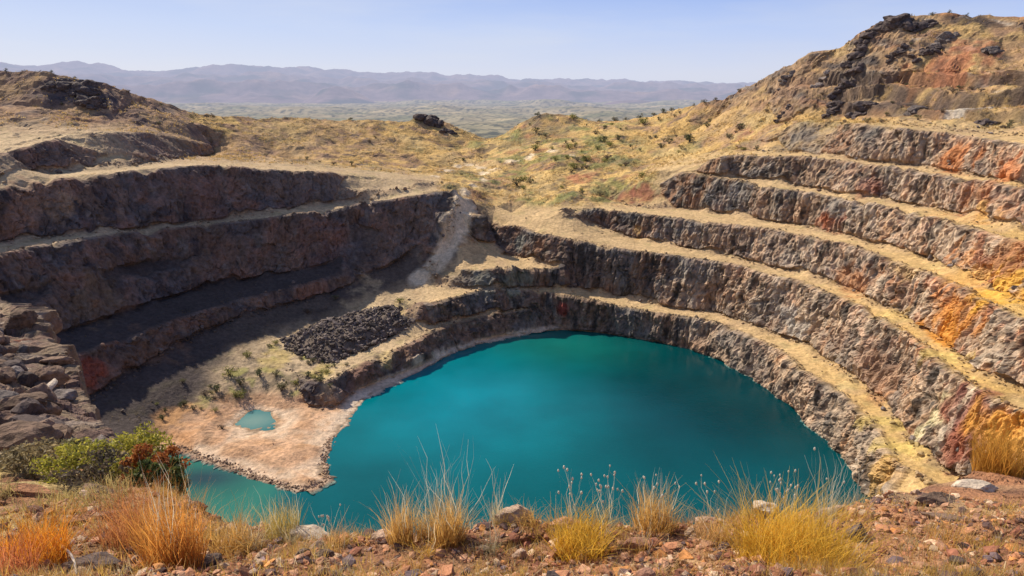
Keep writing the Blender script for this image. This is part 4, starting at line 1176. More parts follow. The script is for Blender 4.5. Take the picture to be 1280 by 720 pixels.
# boulders of the near left spur
for seed, kind, x, y, s, st, lab in (
        (21, 'brown', -9.3, 12.6, 1.05, (1.1, 1, .9), 'big brown boulder at the left edge behind the pale straw ground'),
        (22, 'brown', -15.2, 20.8, 1.15, (1.2, 1, .75), 'broad sunlit brown boulder above the big one at the left edge'),
        (23, 'pale', -16.1, 23.4, .62, (1.7, .7, .5), 'flat whitish slab among the dark boulders of the left spur'),
        (24, 'brown', -19.2, 28.2, 1.1, (1.1, 1, .95), 'grey boulder crowning the rubble ridge of the left spur'),
        (25, 'grey', -17.9, 27.0, .8, (1.1, 1, .9), 'grey boulder on the right end of the rubble ridge of the left spur'),
        (26, 'grey', -21.4, 29.6, .8, (1.2, 1, .8), 'grey boulder on the left end of the rubble ridge'),
        (27, 'brown', -33.6, 47.6, 1.5, (1.2, 1, .9), 'upper pale purple boulder high on the left edge of the spur'),
        (28, 'grey', -34.2, 45.6, 1.2, (1.1, 1, 1), 'lower pale purple boulder high on the left edge of the spur'),
        (29, 'brown', -23.8, 35.8, .9, (1.2, 1, .8), 'brown boulder between the rubble ridge and the purple boulders'),
        (30, 'dark', -13.4, 19.2, .8, (1.3, 1, .7), 'dark boulder in the shade behind the green bush'),
        (31, 'dark', -10.9, 15.8, .7, (1.3, 1, .7), 'dark low boulder left of the green bush'),
        (32, 'dark', -26.0, 37.0, .9, (1.2, 1, .8), 'grey boulder below the purple boulders at the left edge')):
    rock('boulder', kind, seed, x, y, s * .70, lab, sub=4, stretch=st, sink=0.4, cat='boulder')
for i in range(70):
    t = random.random()
    x, y = -8.5 - 24 * t + random.uniform(-1.6, 1.0), 12.5 + 31 * t + random.uniform(-1.5, 1.5)
    rock('boulder', random.choice(['brown', 'brown', 'dark', 'grey']), 40 + i % 7, x, y, random.uniform(.18, .5) * (1 + t),
         'small broken boulder strewn over the near left spur', 'small boulders on the near left spur', sub=3, cat='boulder')

# stones of the near rim one can tell apart
for seed, kind, x, y, s, st, lab in (
        (61, 'pink', 0.0, 5.32, .155, (1.15, .9, .95), 'rounded pale pink stone on the rim edge at the middle, against the water'),
        (62, 'pale', 2.22, 5.66, .16, (.85, .9, 1.25), 'upright pale stone on the rim edge behind the seed stalks'),
        (63, 'pale', 5.62, 7.9, .19, (1.3, 1, .75), 'broad pale flat stone on the right rim'),
        (64, 'brown', 4.35, 6.75, .14, (1.9, .9, .5), 'long brown slab lying left of the broad pale stone'),
        (65, 'brown', 3.85, 5.75, .13, (2.1, .9, .45), 'flat brown slab in the red gravel nearer than the others'),
        (66, 'dark', 2.82, 5.25, .10, (.9, .8, 1.25), 'dark upright oval stone at the right of the yellow tussock'),
        (67, 'pink', 3.05, 6.05, .15, (1.3, 1, .7), 'pinkish stone on the rim edge just left of the right bench toe'),
        (68, 'pink', 1.68, 5.55, .11, (1.2, 1, .9), 'small pinkish stone on the rim edge left of the upright pale stone'),
        (69, 'dark', -2.35, 4.85, .12, (1.4, 1, .7), 'dark stone beside the orange grass clump at the lower left'),
        (70, 'dark', -3.05, 4.55, .13, (1.7, 1, .55), 'dark flat stone beneath the bleached stick'),
        (71, 'red', 0.95, 4.85, .085, (1.4, 1, .8), 'reddish stone right of the low yellow tussock'),
        (72, 'pale', -1.75, 5.5, .13, (1.5, 1, .6), 'pale stone at the foot of the greenish clump on the rim edge'),
        (73, 'red', -3.55, 5.9, .13, (1.6, 1, .5), 'reddish slab right of the orange brush on the left'),
        (74, 'red', 0.42, 5.25, .09, (1.2, 1, .9), 'dark red lump right of the middle pale pink stone'),
        (75, 'pink', -1.05, 5.2, .08, (1.3, 1, .8), 'small pink stone right of the tall golden clumps'),
        (76, 'brown', -4.4, 7.0, .16, (1.5, 1, .6), 'brown block below the green bush on the left')):
    rock('stone', kind, seed, x, y, s, lab, sub=4, stretch=st, sink=0.42, cat='stone', rz=random.uniform(-.3, .3), tilt=.12)
fgv = np.nonzero((DIST < 9.5) & (V[:, 1] > 3.4) & (V[:, 2] > 74.4) & (np.abs(V[:, 0]) < .78 * V[:, 1] + .3))[0]
for i, j in enumerate(rng.choice(fgv, 150, replace=False)):
    x, y, _ = V[j]
    rock('stone', random.choice(['red', 'red', 'pink', 'dark', 'brown']), 80 + i % 9, x, y, random.uniform(.025, .075) * random.uniform(.8, 1.3),
         'loose angular reddish stone lying in the gravel of the near rim', 'loose stones on the near rim', sub=2, sink=.35, cat='stone', tilt=.5)

# boulders fallen onto the benches and slopes of the pit
cand = np.nonzero((DIST > 110) & (V[:, 2] > 1.0) & (WALL < 0.6) & (hillmask < 0.9))[0]
cand = rng.choice(cand, 30000, replace=False)
toes = np.array([p for kx in ('B1toeL', 'BmToe', 'B2toeL', 'B3toe', 'B4toe', 'B5toe', 'B6toe', 'B7toe', 'LFtoe', 'L2toe', 'L1toe', 'T1toe')
                 for p in resample(L[kx], 1.0)])
crests = np.array([p for kx in ('B1crest', 'B2crest', 'B3crest', 'B4crest', 'B5crest', 'T1crest', 'BmCrest', 'L2crest') for p in resample(L[kx], 1.0)])


def dmin(ids, ref):
    out_ = np.empty(len(ids))
    for c_ in range(0, len(ids), 3000):
        q_ = V[ids[c_:c_ + 3000], :2]
        out_[c_:c_ + 3000] = np.sqrt(((q_[:, None] - ref[None, :, :2]) ** 2).sum(-1)).min(1)
    return out_


dt_ = dmin(cand, toes)
bould = cand[dt_ < 3.0]
for i, j in enumerate(rng.choice(bould, 80, replace=False)):
    x, y, _ = V[j]
    rgt_ = x > 20
    rock('boulder', 'grey' if random.random() < .6 else 'brown', 100 + i % 8, x, y, random.uniform(.45, 1.1),
         'fallen boulder at the foot of a rock face on the right benches' if rgt_ else 'fallen boulder at the foot of a rock face left of the lake head',
         'fallen boulders on the right benches' if rgt_ else 'fallen boulders on the left and far benches', sub=2, cat='boulder')

# ---------------------------------------------------------------- loose rubble (beyond counting)
def scatter_shards(name, pts, sizes, cols, kind='stuff', parent=None, flat=.7):
    v, f = ICO[1]
    n = len(pts)
    nv = len(v)
    base = []
    for s_ in range(12):
        p, _ = rock_shape(300 + s_, 1, planes=7, squash=flat)
        base.append(p * np.random.default_rng(s_).uniform(.75, 1.2, (nv, 1)))
    base = np.array(base)[rng.integers(0, 12, n)]
    a_ = rng.uniform(0, 6.28, n)
    ca, sa = np.cos(a_)[:, None], np.sin(a_)[:, None]
    x, y, z_ = base[..., 0], base[..., 1], base[..., 2]
    tl = rng.normal(0, .35, (n, 1))
    x2 = x * ca - y * sa
    y2 = x * sa + y * ca
    z2 = z_ + x2 * tl
    P_ = np.stack([x2, y2, z2], -1) * sizes[:, None, None] + pts[:, None, :]
    F_ = (f[None] + (np.arange(n) * nv)[:, None, None]).reshape(-1, 3)
    o = link_mesh(name, P_.reshape(-1, 3), F_, M_STONE, smooth=False, parent=parent)
    set_col(o, np.repeat(cols, nv, 0))
    if kind:
        o['kind'] = kind
    return o


dc_ = dmin(cand, crests)
sel = cand[(dt_ < 2.4 * rng.random(len(cand)) ** .7 * 1.4) | (dc_ < 0.9) | (rng.random(len(cand)) < .012)]
sz = np.clip(rng.lognormal(-1.15, .5, len(sel)), .12, 1.0)
cc = C[sel] * .6 + np.array([.22, .17, .13]) * .4
cc *= rng.uniform(.55, 1.3, (len(sel), 1))
scatter_shards('rubble', V[sel] + np.array([0, 0, .08]), sz, cc)

shl = np.array(resample(L['shoreL'], .7))
n = 900
q = shl[rng.integers(0, len(shl), n)] + np.column_stack([rng.normal(0, .7, n), rng.normal(.5, .6, n), np.zeros(n)])
q[:, 2] = [gz(x, y) for x, y in q[:, :2]]
q = q[q[:, 2] > -.3]
scatter_shards('shore_rubble', q + np.array([0, 0, .05]), np.clip(rng.lognormal(-1.6, .5, len(q)), .08, .6), np.array([.36, .25, .18])[None] * rng.uniform(.4, 1.3, (len(q), 1)))
n = 26000
j = rng.choice(fgv, n)
pts = V[j] + np.column_stack([rng.normal(0, .03, n), rng.normal(0, .03, n), np.zeros(n)])
sz = np.clip(rng.lognormal(-4.05, .62, n), .006, .085)
pal = np.array([(.38, .18, .10), (.48, .27, .17), (.26, .11, .07), (.12, .075, .07), (.58, .42, .29), (.48, .22, .08), (.18, .13, .14)])
cc = pal[rng.choice(7, n, p=[.27, .2, .18, .13, .09, .08, .05])] * rng.uniform(.75, 1.2, (n, 1))
scatter_shards('gravel', pts + np.array([0, 0, .003]), sz, cc, flat=.6)

# heap of dark blocky waste rock on the terrace
hp = np.array([(-69.8, 208.5), (-66.5, 203.0), (-61.2, 198.8), (-54.5, 194.2), (-50.5, 193.5), (-45.5, 200.5), (-40.0, 208.0), (-34.5, 215.2), (-30.4, 221.5),
               (-34.2, 229.0), (-38.9, 233.8), (-46, 231), (-55.0, 226.5), (-63.5, 218.5)])
gxy = rng.uniform(hp.min(0), hp.max(0), (9000, 2))
gxy = gxy[inpoly(gxy, hp)]


def edge_d(q):
    best = np.full(len(q), 1e9)
    for a_, b_ in zip(hp, np.roll(hp, -1, 0)):
        d_ = b_ - a_
        t_ = np.clip(((q - a_) @ d_) / (d_ @ d_), 0, 1)[:, None]
        best = np.minimum(best, np.linalg.norm(q - a_ - d_ * t_, axis=1))
    return best


hb = np.array([gz(x, y) for x, y in hp])


def heap_z(q):
    w_ = 1 / (np.linalg.norm(q[:, None] - hp[None], axis=2) ** 2 + 1)
    b_ = (w_ * hb).sum(1) / w_.sum(1)
    p3 = np.column_stack([q, np.zeros(len(q))])
    return b_ + 3.4 * sstep(-0.6, 7.5, edge_d(q)) + .9 * fbm(p3 / 5.0, 3, 121) * sstep(0, 3, edge_d(q))


heap = empty('rubble_heap', (-50, 211, float(hb.mean())), 'long heap of dark blocky waste rock on the terrace left of the lake', 'rubble heap')
gq = np.stack(np.meshgrid(np.arange(-74, -26, .8), np.arange(190, 238, .8)), -1)
sh_ = gq.shape
gf = gq.reshape(-1, 2)
inside = inpoly(gf, hp)
gzv = np.where(inside, heap_z(gf), -3)
idx = np.arange(len(gf)).reshape(sh_[:2])
qd = np.stack([idx[:-1, :-1], idx[:-1, 1:], idx[1:, 1:], idx[1:, :-1]], -1).reshape(-1, 4)
qd = qd[inside[qd].all(1)]
mo = link_mesh('mound', np.column_stack([gf, gzv]) - np.array(heap.location), qd, M_STONE, parent=heap)
set_col(mo, np.array([.15, .12, .10])[None] * (1 + .5 * fbm(np.column_stack([gf, gf[:, :1] * 0]) / 3.0, 3, 122))[:, None])
ns = len(gxy[:2500])
sp = np.column_stack([gxy[:2500], heap_z(gxy[:2500]) + .05])
sp[::7, :2] += rng.normal(0, 1.3, (len(sp[::7]), 2))
sp[::7, 2] = np.array([gz(x, y) if not inpoly(np.array([[x, y]]), hp)[0] else z_ for x, y, z_ in sp[::7]])
cols_ = np.array([.115, .095, .088])[None] * rng.uniform(.4, 2.0, (ns, 1))
scatter_shards('block', sp - np.array(heap.location), np.clip(rng.lognormal(-.95, .55, ns), .15, 1.3), cols_, parent=heap, flat=.85)

# ---------------------------------------------------------------- grasses
def blades(n, h, spread, base_r, width, c_root, c_tip, droop=.5, seg=4, hmin=.3, seed=0):
    r_ = np.random.default_rng(seed)
    az = r_.uniform(0, 6.283, n)
    br = base_r * np.sqrt(r_.random(n))
    ba = r_.uniform(0, 6.283, n)
    lean = spread * r_.random(n) ** .8 + .03
    lean = np.where(r_.random(n) < .12, lean * 1.6, lean)
    hh = h * r_.uniform(hmin, 1.0, n)
    t = np.linspace(0, 1, seg + 1)
    out_r = hh[:, None] * lean[:, None] * (t[None] * .6 + droop * t[None] ** 2.4)
    zz = hh[:, None] * t[None] * (1 - .25 * droop * lean[:, None] * t[None] ** 2)
    kink = np.cumsum(r_.normal(0, .035, (2, n, seg + 1)) * hh[None, :, None] * (t > 0), axis=2)
    cx = kink[0] + (br * np.cos(ba))[:, None] + out_r * np.cos(az)[:, None] + .02 * h * r_.normal(size=(n, 1)) * t[None]
    cy = kink[1] + (br * np.sin(ba))[:, None] + out_r * np.sin(az)[:, None]
    wv = az + 1.57 + r_.normal(0, .7, n)
    ww = width * (1 - .88 * t[None] ** 1.5) * r_.uniform(.6, 1.2, (n, 1)) * .5
    dx, dy = np.cos(wv)[:, None] * ww, np.sin(wv)[:, None] * ww
    a_ = np.stack([cx - dx, cy - dy, zz], -1)
    b_ = np.stack([cx + dx, cy + dy, zz], -1)
    vv = np.stack([a_, b_], 2).reshape(-1, 3)
    k0 = (np.arange(n)[:, None] * (seg + 1) * 2 + np.arange(seg)[None] * 2).ravel()
    ff = np.stack([k0, k0 + 1, k0 + 3, k0 + 2], 1)
    cr = np.array(c_root)[None, None] + (np.array(c_tip) - np.array(c_root))[None, None] * t[None, :, None]
    cr = cr * r_.uniform(.7, 1.25, (n, 1, 1))
    cols_ = np.repeat(cr, 2, 1).reshape(-1, 3)
    tips = np.stack([cx[:, -1], cy[:, -1], zz[:, -1]], -1)
    return vv, ff, cols_, tips


GOLD = ((.52, .29, .08), (.74, .50, .17))
YEL = ((.62, .37, .04), (.82, .55, .09))
ORG = ((.56, .24, .06), (.80, .42, .10))
PALE = ((.46, .38, .20), (.62, .55, .38))
STALK = ((.50, .44, .28), (.70, .68, .56))


def clump(x, y, label, n=160, h=.4, spread=.5, r=.07, col_=GOLD, stalks=0, sh=.9, sspread=.25, heads=0, name='grass_clump', cat='grass clump', width=.006, droop=.5, seed=None, group=None):
    seed = seed or int(abs(x * 371 + y * 77)) + 5
    o = empty(name, (x, y, gz(x, y) - .02), label, cat, group)
    if n:
        v_, f_, c_, _ = blades(n, h, spread, r, width, *col_, droop=droop, seed=seed)
        b_ = link_mesh('blades', v_, f_, M_BLADE, parent=o)
        set_col(b_, c_)
    if stalks:
        v_, f_, c_, tips = blades(stalks, sh, sspread, r * .8, .0062, *STALK, droop=.12, seg=5, hmin=.55, seed=seed + 1)
        c2 = c_.copy()
        b_ = link_mesh('stalks', v_, f_, M_BLADE, parent=o)
        set_col(b_, c2)
        sv, sf = ICO[2]
        for tp in tips[:heads]:
            s_ = random.uniform(.8, 1.25)
            hv = sv * np.array([.0075, .0075, .0135]) * s_
            hv = hv * (1 + .25 * gnoise(sv * 3 + seed, 4))[:, None] + tp
            link_mesh('seed_head', hv, sf, M_HEAD, parent=o)
    return o


clump(-.87, 5.05, 'golden grass clump with a few long bleached stalks, left of the tallest clump', 300, .46, .45, .10, GOLD, 20, .66, .55)
clump(-.50, 5.02, 'tallest golden grass clump with a fan of long white stalks before the water', 520, .46, .5, .13, GOLD, 44, .95, .42)
clump(-.70, 5.12, 'narrow golden grass clump between the tallest clump and its left neighbour', 130, .36, .35, .06, GOLD, 6, .55, .3)
clump(-.12, 5.3, 'thin sparse clump of bleached stalks left of the middle pale pink stone', 40, .26, .4, .05, PALE, 9, .55, .35)
clump(.52, 4.85, 'low rounded bright yellow tussock at the middle of the near rim', 760, .36, .85, .20, YEL, 0, width=.006)
clump(.50, 5.3, 'thin clump of white headed seed stalks directly behind the low yellow tussock', 20, .2, .4, .06, PALE, 14, .58, .35, 12)
clump(.78, 5.3, 'white headed seed stalks standing right of those behind the yellow tussock', 20, .2, .4, .09, PALE, 20, .52, .4, 18)
clump(1.16, 5.28, 'bushy golden clump with upright pale stalks right of the middle', 520, .44, .5, .16, GOLD, 26, .66, .28, 8)
clump(1.95, 4.42, 'big bright yellow tussock at the bottom edge right of the middle', 2000, .56, .9, .34, YEL, 0, width=.006)
clump(1.72, 5.62, 'sparse white headed seed stalks left of the upright pale stone', 14, .2, .4, .07, PALE, 8, .58, .5, 7)
clump(2.32, 5.62, 'dense group of white headed seed stalks right of the upright pale stone', 40, .22, .4, .11, PALE, 26, .50, .3, 22)
clump(2.78, 5.75, 'tall leaning bleached stalks at the right corner of the water', 40, .24, .4, .10, PALE, 26, .78, .32, 4)
clump(3.12, 5.95, 'small sheaf of pale stalks on the rim right of the tall leaning ones', 20, .22, .4, .06, PALE, 9, .52, .4, 2)
clump(-2.52, 4.75, 'large orange gold grass clump rising from the lower left', 900, .72, .42, .20, ORG, 20, 1.0, .25)
clump(-2.28, 5.2, 'golden tuft spilling right beside the large orange gold clump', 420, .42, .9, .15, GOLD, 8, .5, .5)
clump(-1.98, 5.55, 'green tinged upright clump on the rim edge left of the middle', 330, .40, .32, .16, ((.40, .32, .10), (.60, .46, .15)), 26, .50, .35)
clump(-1.58, 5.5, 'thin white headed stalks right of the green tinged clump', 12, .2, .4, .06, PALE, 12, .38, .5, 9)
clump(-3.05, 5.15, 'rusty orange dry brush with bare twigs at the lower left', 620, .66, .6, .22, ((.42, .17, .07), (.62, .29, .11)), 0, width=.005)
clump(-3.45, 4.62, 'bright orange tussock in the bottom left corner', 760, .42, .85, .22, ((.66, .27, .03), (.85, .40, .05)), 0)
clump(-3.30, 4.05, 'reddish brown dry tussock at the very bottom left', 500, .40, .8, .22, ((.46, .16, .07), (.60, .24, .1)), 0)
clump(6.45, 8.75, 'large orange yellow dry clump on the rim at the right edge', 800, .80, .5, .30, ((.48, .24, .05), (.64, .36, .07)), 0, width=.009)
clump(5.9, 8.9, 'orange dry clump just left of the large one at the right edge', 260, .42, .6, .18, ((.44, .22, .06), (.58, .32, .08)), 0, width=.008)
clump(2.55, 4.75, 'sparse yellowish stems rising from the gravel right of the big tussock', 90, .34, .45, .14, GOLD, 6, .42, .3)
clump(1.62, 4.9, 'thin yellow tuft left of the big bright tussock', 260, .26, .7, .16, GOLD, 0)
clump(3.45, 5.1, 'thin yellow stems in the red gravel below the flat brown slab', 70, .30, .5, .12, GOLD, 0)
clump(-2.05, 5.95, 'small golden tuft on the rim left of the green tinged clump', 90, .28, .5, .07, GOLD, 5, .4, .4)
for q_, (x, y) in enumerate([(-5.2, 7.6), (-6.3, 7.9), (-5.9, 7.0), (-7.0, 8.6), (-4.7, 6.6), (-6.6, 7.2), (-5.0, 6.3), (-4.3, 6.9), (-7.6, 8.9), (-4.0, 6.2), (-5.6, 6.5)]):
    clump(x, y, 'low pale straw tussock covering the ground below the green bush', 240, .20, 1.0, .26, ((.40, .32, .12), (.56, .46, .20)), 0, group='pale straw tussocks at the left', droop=.7, width=.008)

for q_ in range(34):
    x = -2.9 + 6.2 * q_ / 33 + random.uniform(-.12, .12)
    y = 5.25 + .13 * x * x * (.9 if x > 0 else .55) * .6 + random.uniform(-.55, .25)
    clump(x, y, 'thin wispy straw tuft among the bigger clumps along the near rim', random.randint(40, 120), random.uniform(.16, .34), .8, random.uniform(.04, .10),
          random.choice([GOLD, PALE, GOLD, ((.50, .30, .13), (.66, .44, .2))]), random.randint(0, 7), random.uniform(.3, .6), .5, group='thin straw tufts along the near rim', width=.0045, droop=.7, seed=900 + q_)
for q_ in range(40):
    x, y = random.uniform(-2.6, 4.6), random.uniform(4.0, 6.0)
    clump(x, y, 'small yellowed grass tuft rooted in the gravel of the near rim', random.randint(30, 90), random.uniform(.10, .24), 1.0, random.uniform(.03, .09),
          random.choice([GOLD, YEL, ((.50, .30, .13), (.66, .44, .2))]), group='small tufts in the gravel of the near rim', width=.004, droop=.8, seed=1200 + q_)
# short dry stubble among the gravel and straw on the hillsides (beyond counting)
def stubble(name, ids, size, wd, nb_, colr, jitter, lift=0.0):
    n_ = len(ids)
    tot = n_ * nb_
    p0 = np.repeat(V[ids], nb_, 0) + np.column_stack([rng.normal(0, jitter, tot), rng.normal(0, jitter, tot), np.full(tot, lift)])
    h_ = np.repeat(size * rng.uniform(.5, 1.3, n_), nb_) * rng.uniform(.6, 1.1, tot)
    az = rng.uniform(0, 6.283, tot)
    le = rng.uniform(.1, .8, tot) * h_
    wv = rng.uniform(0, 6.283, tot)
    w_ = wd * rng.uniform(.6, 1.3, tot)
    top = p0 + np.stack([np.cos(az) * le, np.sin(az) * le, h_], 1)
    dv_ = np.stack([np.cos(wv) * w_, np.sin(wv) * w_, np.zeros(tot)], 1)
    vv = np.stack([p0 - dv_, p0 + dv_, top], 1).reshape(-1, 3)
    ff = np.arange(tot * 3).reshape(-1, 3)
    cb = np.repeat(np.repeat(colr, nb_, 0), 3, 0) * np.repeat(rng.uniform(.7, 1.25, (tot, 1)), 3, 0)
    o = link_mesh(name, vv, ff, M_BLADE)
    set_col(o, cb)
    o['kind'] = 'stuff'
    return o


jn = fbm(V[fgv] / 0.9, 3, 131)
w_ = sstep(-.1, .5, jn) + .1
ids = rng.choice(fgv, 6000, p=w_ / w_.sum())
pal = np.array([(.56, .38, .13), (.60, .42, .10), (.44, .24, .10), (.52, .44, .26)])
stubble('dry_stubble', ids, .13, .0024, 7, pal[rng.choice(4, len(ids), p=[.4, .25, .2, .15])], .03)
n = 5200
j = rng.choice(fgv, n)
az = rng.uniform(0, 6.283, n)
ln_ = rng.uniform(.02, .13, n)
dv_ = np.stack([np.cos(az) * ln_, np.sin(az) * ln_, rng.normal(0, .25, n) * ln_], 1)
wv_ = np.stack([-np.sin(az), np.cos(az), np.zeros(n)], 1) * rng.uniform(.0012, .003, (n, 1))
p0 = V[j] + np.array([0, 0, .02])
lv = np.stack([p0 - dv_ - wv_, p0 - dv_ + wv_, p0 + dv_ + wv_ * .4, p0 + dv_ - wv_ * .4], 1).reshape(-1, 3)
lit = link_mesh('dry_litter', lv, np.arange(n * 4).reshape(-1, 4), M_BLADE)
pal = np.array([(.62, .46, .24), (.56, .30, .12), (.70, .58, .38), (.36, .20, .11)])
set_col(lit, np.repeat(pal[rng.integers(0, 4, n)] * rng.uniform(.6, 1.2, (n, 1)), 4, 0))
lit['kind'] = 'stuff'
hs = np.nonzero((DIST > 150) & (WALL < .55) & (V[:, 2] > 5) & ((hillmask > .35)))[0]
w_ = sstep(-.25, .4, fbm(V[hs] / 16.0, 3, 132)) + .08
w_ *= np.where((V[hs, 0] > 60) & (V[hs, 2] > 70), .45, 1)
w_ *= np.where(C[hs, 0] > .60, .04, 1)
ids = rng.choice(hs, 26000, p=w_ / w_.sum())
pal = np.array([(.50, .35, .145), (.58, .42, .18), (.38, .27, .13), (.27, .25, .12)])
stubble('dry_grass', ids, .75, .13, 5, pal[rng.choice(4, len(ids), p=[.4, .3, .2, .1])], .35, -.05)
bs = np.nonzero((DIST > 110) & (WALL < .4) & (V[:, 2] > 2.5) & (hillmask < .5))[0]
w_ = sstep(0, .5, fbm(V[bs] / 7.0, 3, 133)) + .04
ids = rng.choice(bs, 4500, p=w_ / w_.sum())
stubble('bench_grass', ids, .36, .06, 5, C[ids] * .7 + np.array([.40, .29, .11]) * .3, .3, -.03)

# ---------------------------------------------------------------- shrubs and small trees
def foliage(n, clusters, leaf, colr, seed, flat=.8):
    """leaf faces gathered in clumps through the crown's volume"""
    r_ = np.random.default_rng(seed)
    cs = np.array([c_[:3] for c_ in clusters])
    cr_ = np.array([c_[3] for c_ in clusters])
    i_ = r_.choice(len(cs), n, p=cr_ ** 2 / (cr_ ** 2).sum())
    d_ = r_.normal(size=(n, 3))
    d_ /= np.linalg.norm(d_, axis=1)[:, None]
    rad = cr_[i_] * r_.random(n) ** .45 * (1 + .25 * gnoise(d_ * 2 + i_[:, None] * 3.1, seed % 40))
    p_ = cs[i_] + d_ * rad[:, None] * np.array([1, 1, flat])
    a_ = r_.normal(size=(n, 3))
    a_ /= np.linalg.norm(a_, axis=1)[:, None]
    b_ = np.cross(a_, r_.normal(size=(n, 3)))
    b_ /= np.linalg.norm(b_, axis=1)[:, None] + 1e-9
    s_ = leaf * r_.uniform(.6, 1.3, (n, 1))
    vv = np.stack([p_ - a_ * s_, p_ + b_ * s_ * .45, p_ + a_ * s_, p_ - b_ * s_ * .45], 1).reshape(-1, 3)
    ff = np.arange(n * 4).reshape(-1, 4)
    pal_ = np.array(colr)
    cc_ = pal_[r_.integers(0, len(pal_), n)] * r_.uniform(.65, 1.3, (n, 1))
    return vv, ff, np.repeat(cc_, 4, 0)


def tube(path, r0, r1, k_=6):
    path = np.array(path, float)
    v_, f_ = [], []
    for i_, p_ in enumerate(path):
        d_ = path[min(i_ + 1, len(path) - 1)] - path[max(i_ - 1, 0)]
        d_ /= np.linalg.norm(d_) + 1e-9
        u_ = np.cross(d_, (.3, .9, .1))
        u_ /= np.linalg.norm(u_)
        w2 = np.cross(d_, u_)
        rr = r0 + (r1 - r0) * i_ / (len(path) - 1)
        for a_ in np.arange(k_) * 6.28318 / k_:
            v_.append(p_ + rr * (u_ * math.cos(a_) + w2 * math.sin(a_)))
    for i_ in range(len(path) - 1):
        for a_ in range(k_):
            b_ = (a_ + 1) % k_
            f_.append((i_ * k_ + a_, i_ * k_ + b_, (i_ + 1) * k_ + b_, (i_ + 1) * k_ + a_))
    return np.array(v_), np.array(f_)


def join_tubes(list_):
    vs, fs, o_ = [], [], 0
    for v_, f_ in list_:
        vs.append(v_)
        fs.append(f_ + o_)
        o_ += len(v_)
    return np.concatenate(vs), np.concatenate(fs)


GREYGREEN = [(.13, .135, .075), (.17, .165, .09), (.10, .105, .06), (.20, .17, .10)]
DARKGREEN = [(.075, .095, .045), (.10, .12, .055), (.055, .07, .04)]
SCRUB = [(.16, .12, .09), (.21, .155, .11), (.12, .095, .075)]


def shrub_proto(kind, colr, seed, height, width, n, leaf):
    r_ = random.Random(seed)
    cl_ = []
    for _ in range(9):
        a_, q_ = r_.uniform(0, 6.28), r_.uniform(.1, .42) * width
        cl_.append((math.cos(a_) * q_, math.sin(a_) * q_, height * r_.uniform(.3, .8), width * r_.uniform(.14, .26)))
    v_, f_, c_ = foliage(n, cl_, leaf, colr, seed)
    st = [tube([(0, 0, -.2), (c2[0] * .4, c2[1] * .4, c2[2] * .45), (c2[0], c2[1], c2[2])], .035 * width, .012 * width, 4) for c2 in cl_[:6]]
    sv, sf = join_tubes(st)
    return v_, f_, c_, sv, sf


PROTO = {}
for nm, colr, seed, hh, ww, n_, lf in (('a', GREYGREEN, 1, 1.0, 1.5, 260, .085), ('b', GREYGREEN, 2, 1.2, 1.4, 260, .09), ('c', DARKGREEN, 3, 1.1, 1.4, 280, .085),
                                       ('d', SCRUB, 4, .8, 1.5, 240, .085), ('e', [(.24, .25, .07), (.30, .28, .08), (.17, .19, .06)], 5, .9, 1.5, 280, .085)):
    v_, f_, c_, sv, sf = shrub_proto(nm, colr, seed, hh, ww, n_, lf)
    me = link_mesh('foliage', v_, f_, M_LEAF)
    set_col(me, c_)
    ms = link_mesh('stem', sv, sf, M_STEM)
    PROTO[nm] = (me.data, ms.data)
    bpy.data.objects.remove(me)
    bpy.data.objects.remove(ms)


def shrub(nm, x, y, s, label, group=None, cat='shrub', name='shrub', z_=None):
    r_ = random.Random(int(x * 91 + y * 17))
    o = empty(name, (x, y, (gz(x, y) if z_ is None else z_) - .06 * s), label, cat, group, r_.uniform(0, 6.28))
    o.scale = (s * r_.uniform(.85, 1.2), s * r_.uniform(.85, 1.2), s * r_.uniform(.75, 1.15))
    for part, me in zip(('foliage', 'stem'), PROTO[nm]):
        c_ = bpy.data.objects.new(part, me)
        col_root.objects.link(c_)
        c_.parent = o
    return o


def scatter_shrubs(mask, n_, kinds, smin, smax, label, group, nseed):
    ids_ = np.nonzero(mask)[0]
    w2 = sstep(-.05, .4, fbm(V[ids_] / 22.0, 3, nseed)) + .06
    for j_ in rng.choice(ids_, n_, replace=False, p=w2 / w2.sum()):
        x_, y_, zz_ = V[j_]
        shrub(random.choice(kinds), x_, y_, random.uniform(smin, smax), label, group, z_=zz_)


hm = (hillmask > .5) & (WALL < .7) & (DIST > 200)
scatter_shrubs(hm & (V[:, 0] > 75) & (V[:, 2] > 64), 78, 'abddd', .9, 2.3, 'small scrubby shrub dotted on the right hill above the benches', 'shrubs on the right hill', 141)
scatter_shrubs(hm & (V[:, 0] < -70), 48, 'addcb', .9, 2.3, 'small scrubby shrub dotted on the left hill above the pit', 'shrubs on the left hill', 142)
scatter_shrubs(hm & (V[:, 0] > -40) & (V[:, 0] < 110) & (V[:, 1] > 300) & (V[:, 2] < 72), 70, 'aabcde', 1.2, 3.2, 'grey green shrub on the saddle beyond the head of the pit', 'shrubs on the saddle', 143)
scatter_shrubs(hm & (V[:, 0] > -5) & (V[:, 0] < 80) & (V[:, 1] > 325) & (V[:, 1] < 420), 42, 'ecae', 1.1, 4.0, 'large light green shrub on the saddle beyond the head of the pit', 'large shrubs on the saddle', 146)
bm_ = (WALL < .3) & (DIST > 120) & (hillmask < .4)
scatter_shrubs(bm_ & (V[:, 0] > 20) & (V[:, 2] > 8), 18, 'aed', .35, .8, 'tiny shrub growing on a bench of the right side', 'tiny shrubs on the right benches', 144)
scatter_shrubs((P[:, 0] < -46) & (P[:, 1] > 165) & (P[:, 1] < 206) & (V[:, 2] > 2) & (V[:, 2] < 8) & (WALL < .7), 38, 'aacde', .7, 1.7, 'low bush on the slope between the small pool and the rubble heap', 'bushes between pool and rubble heap', 145)
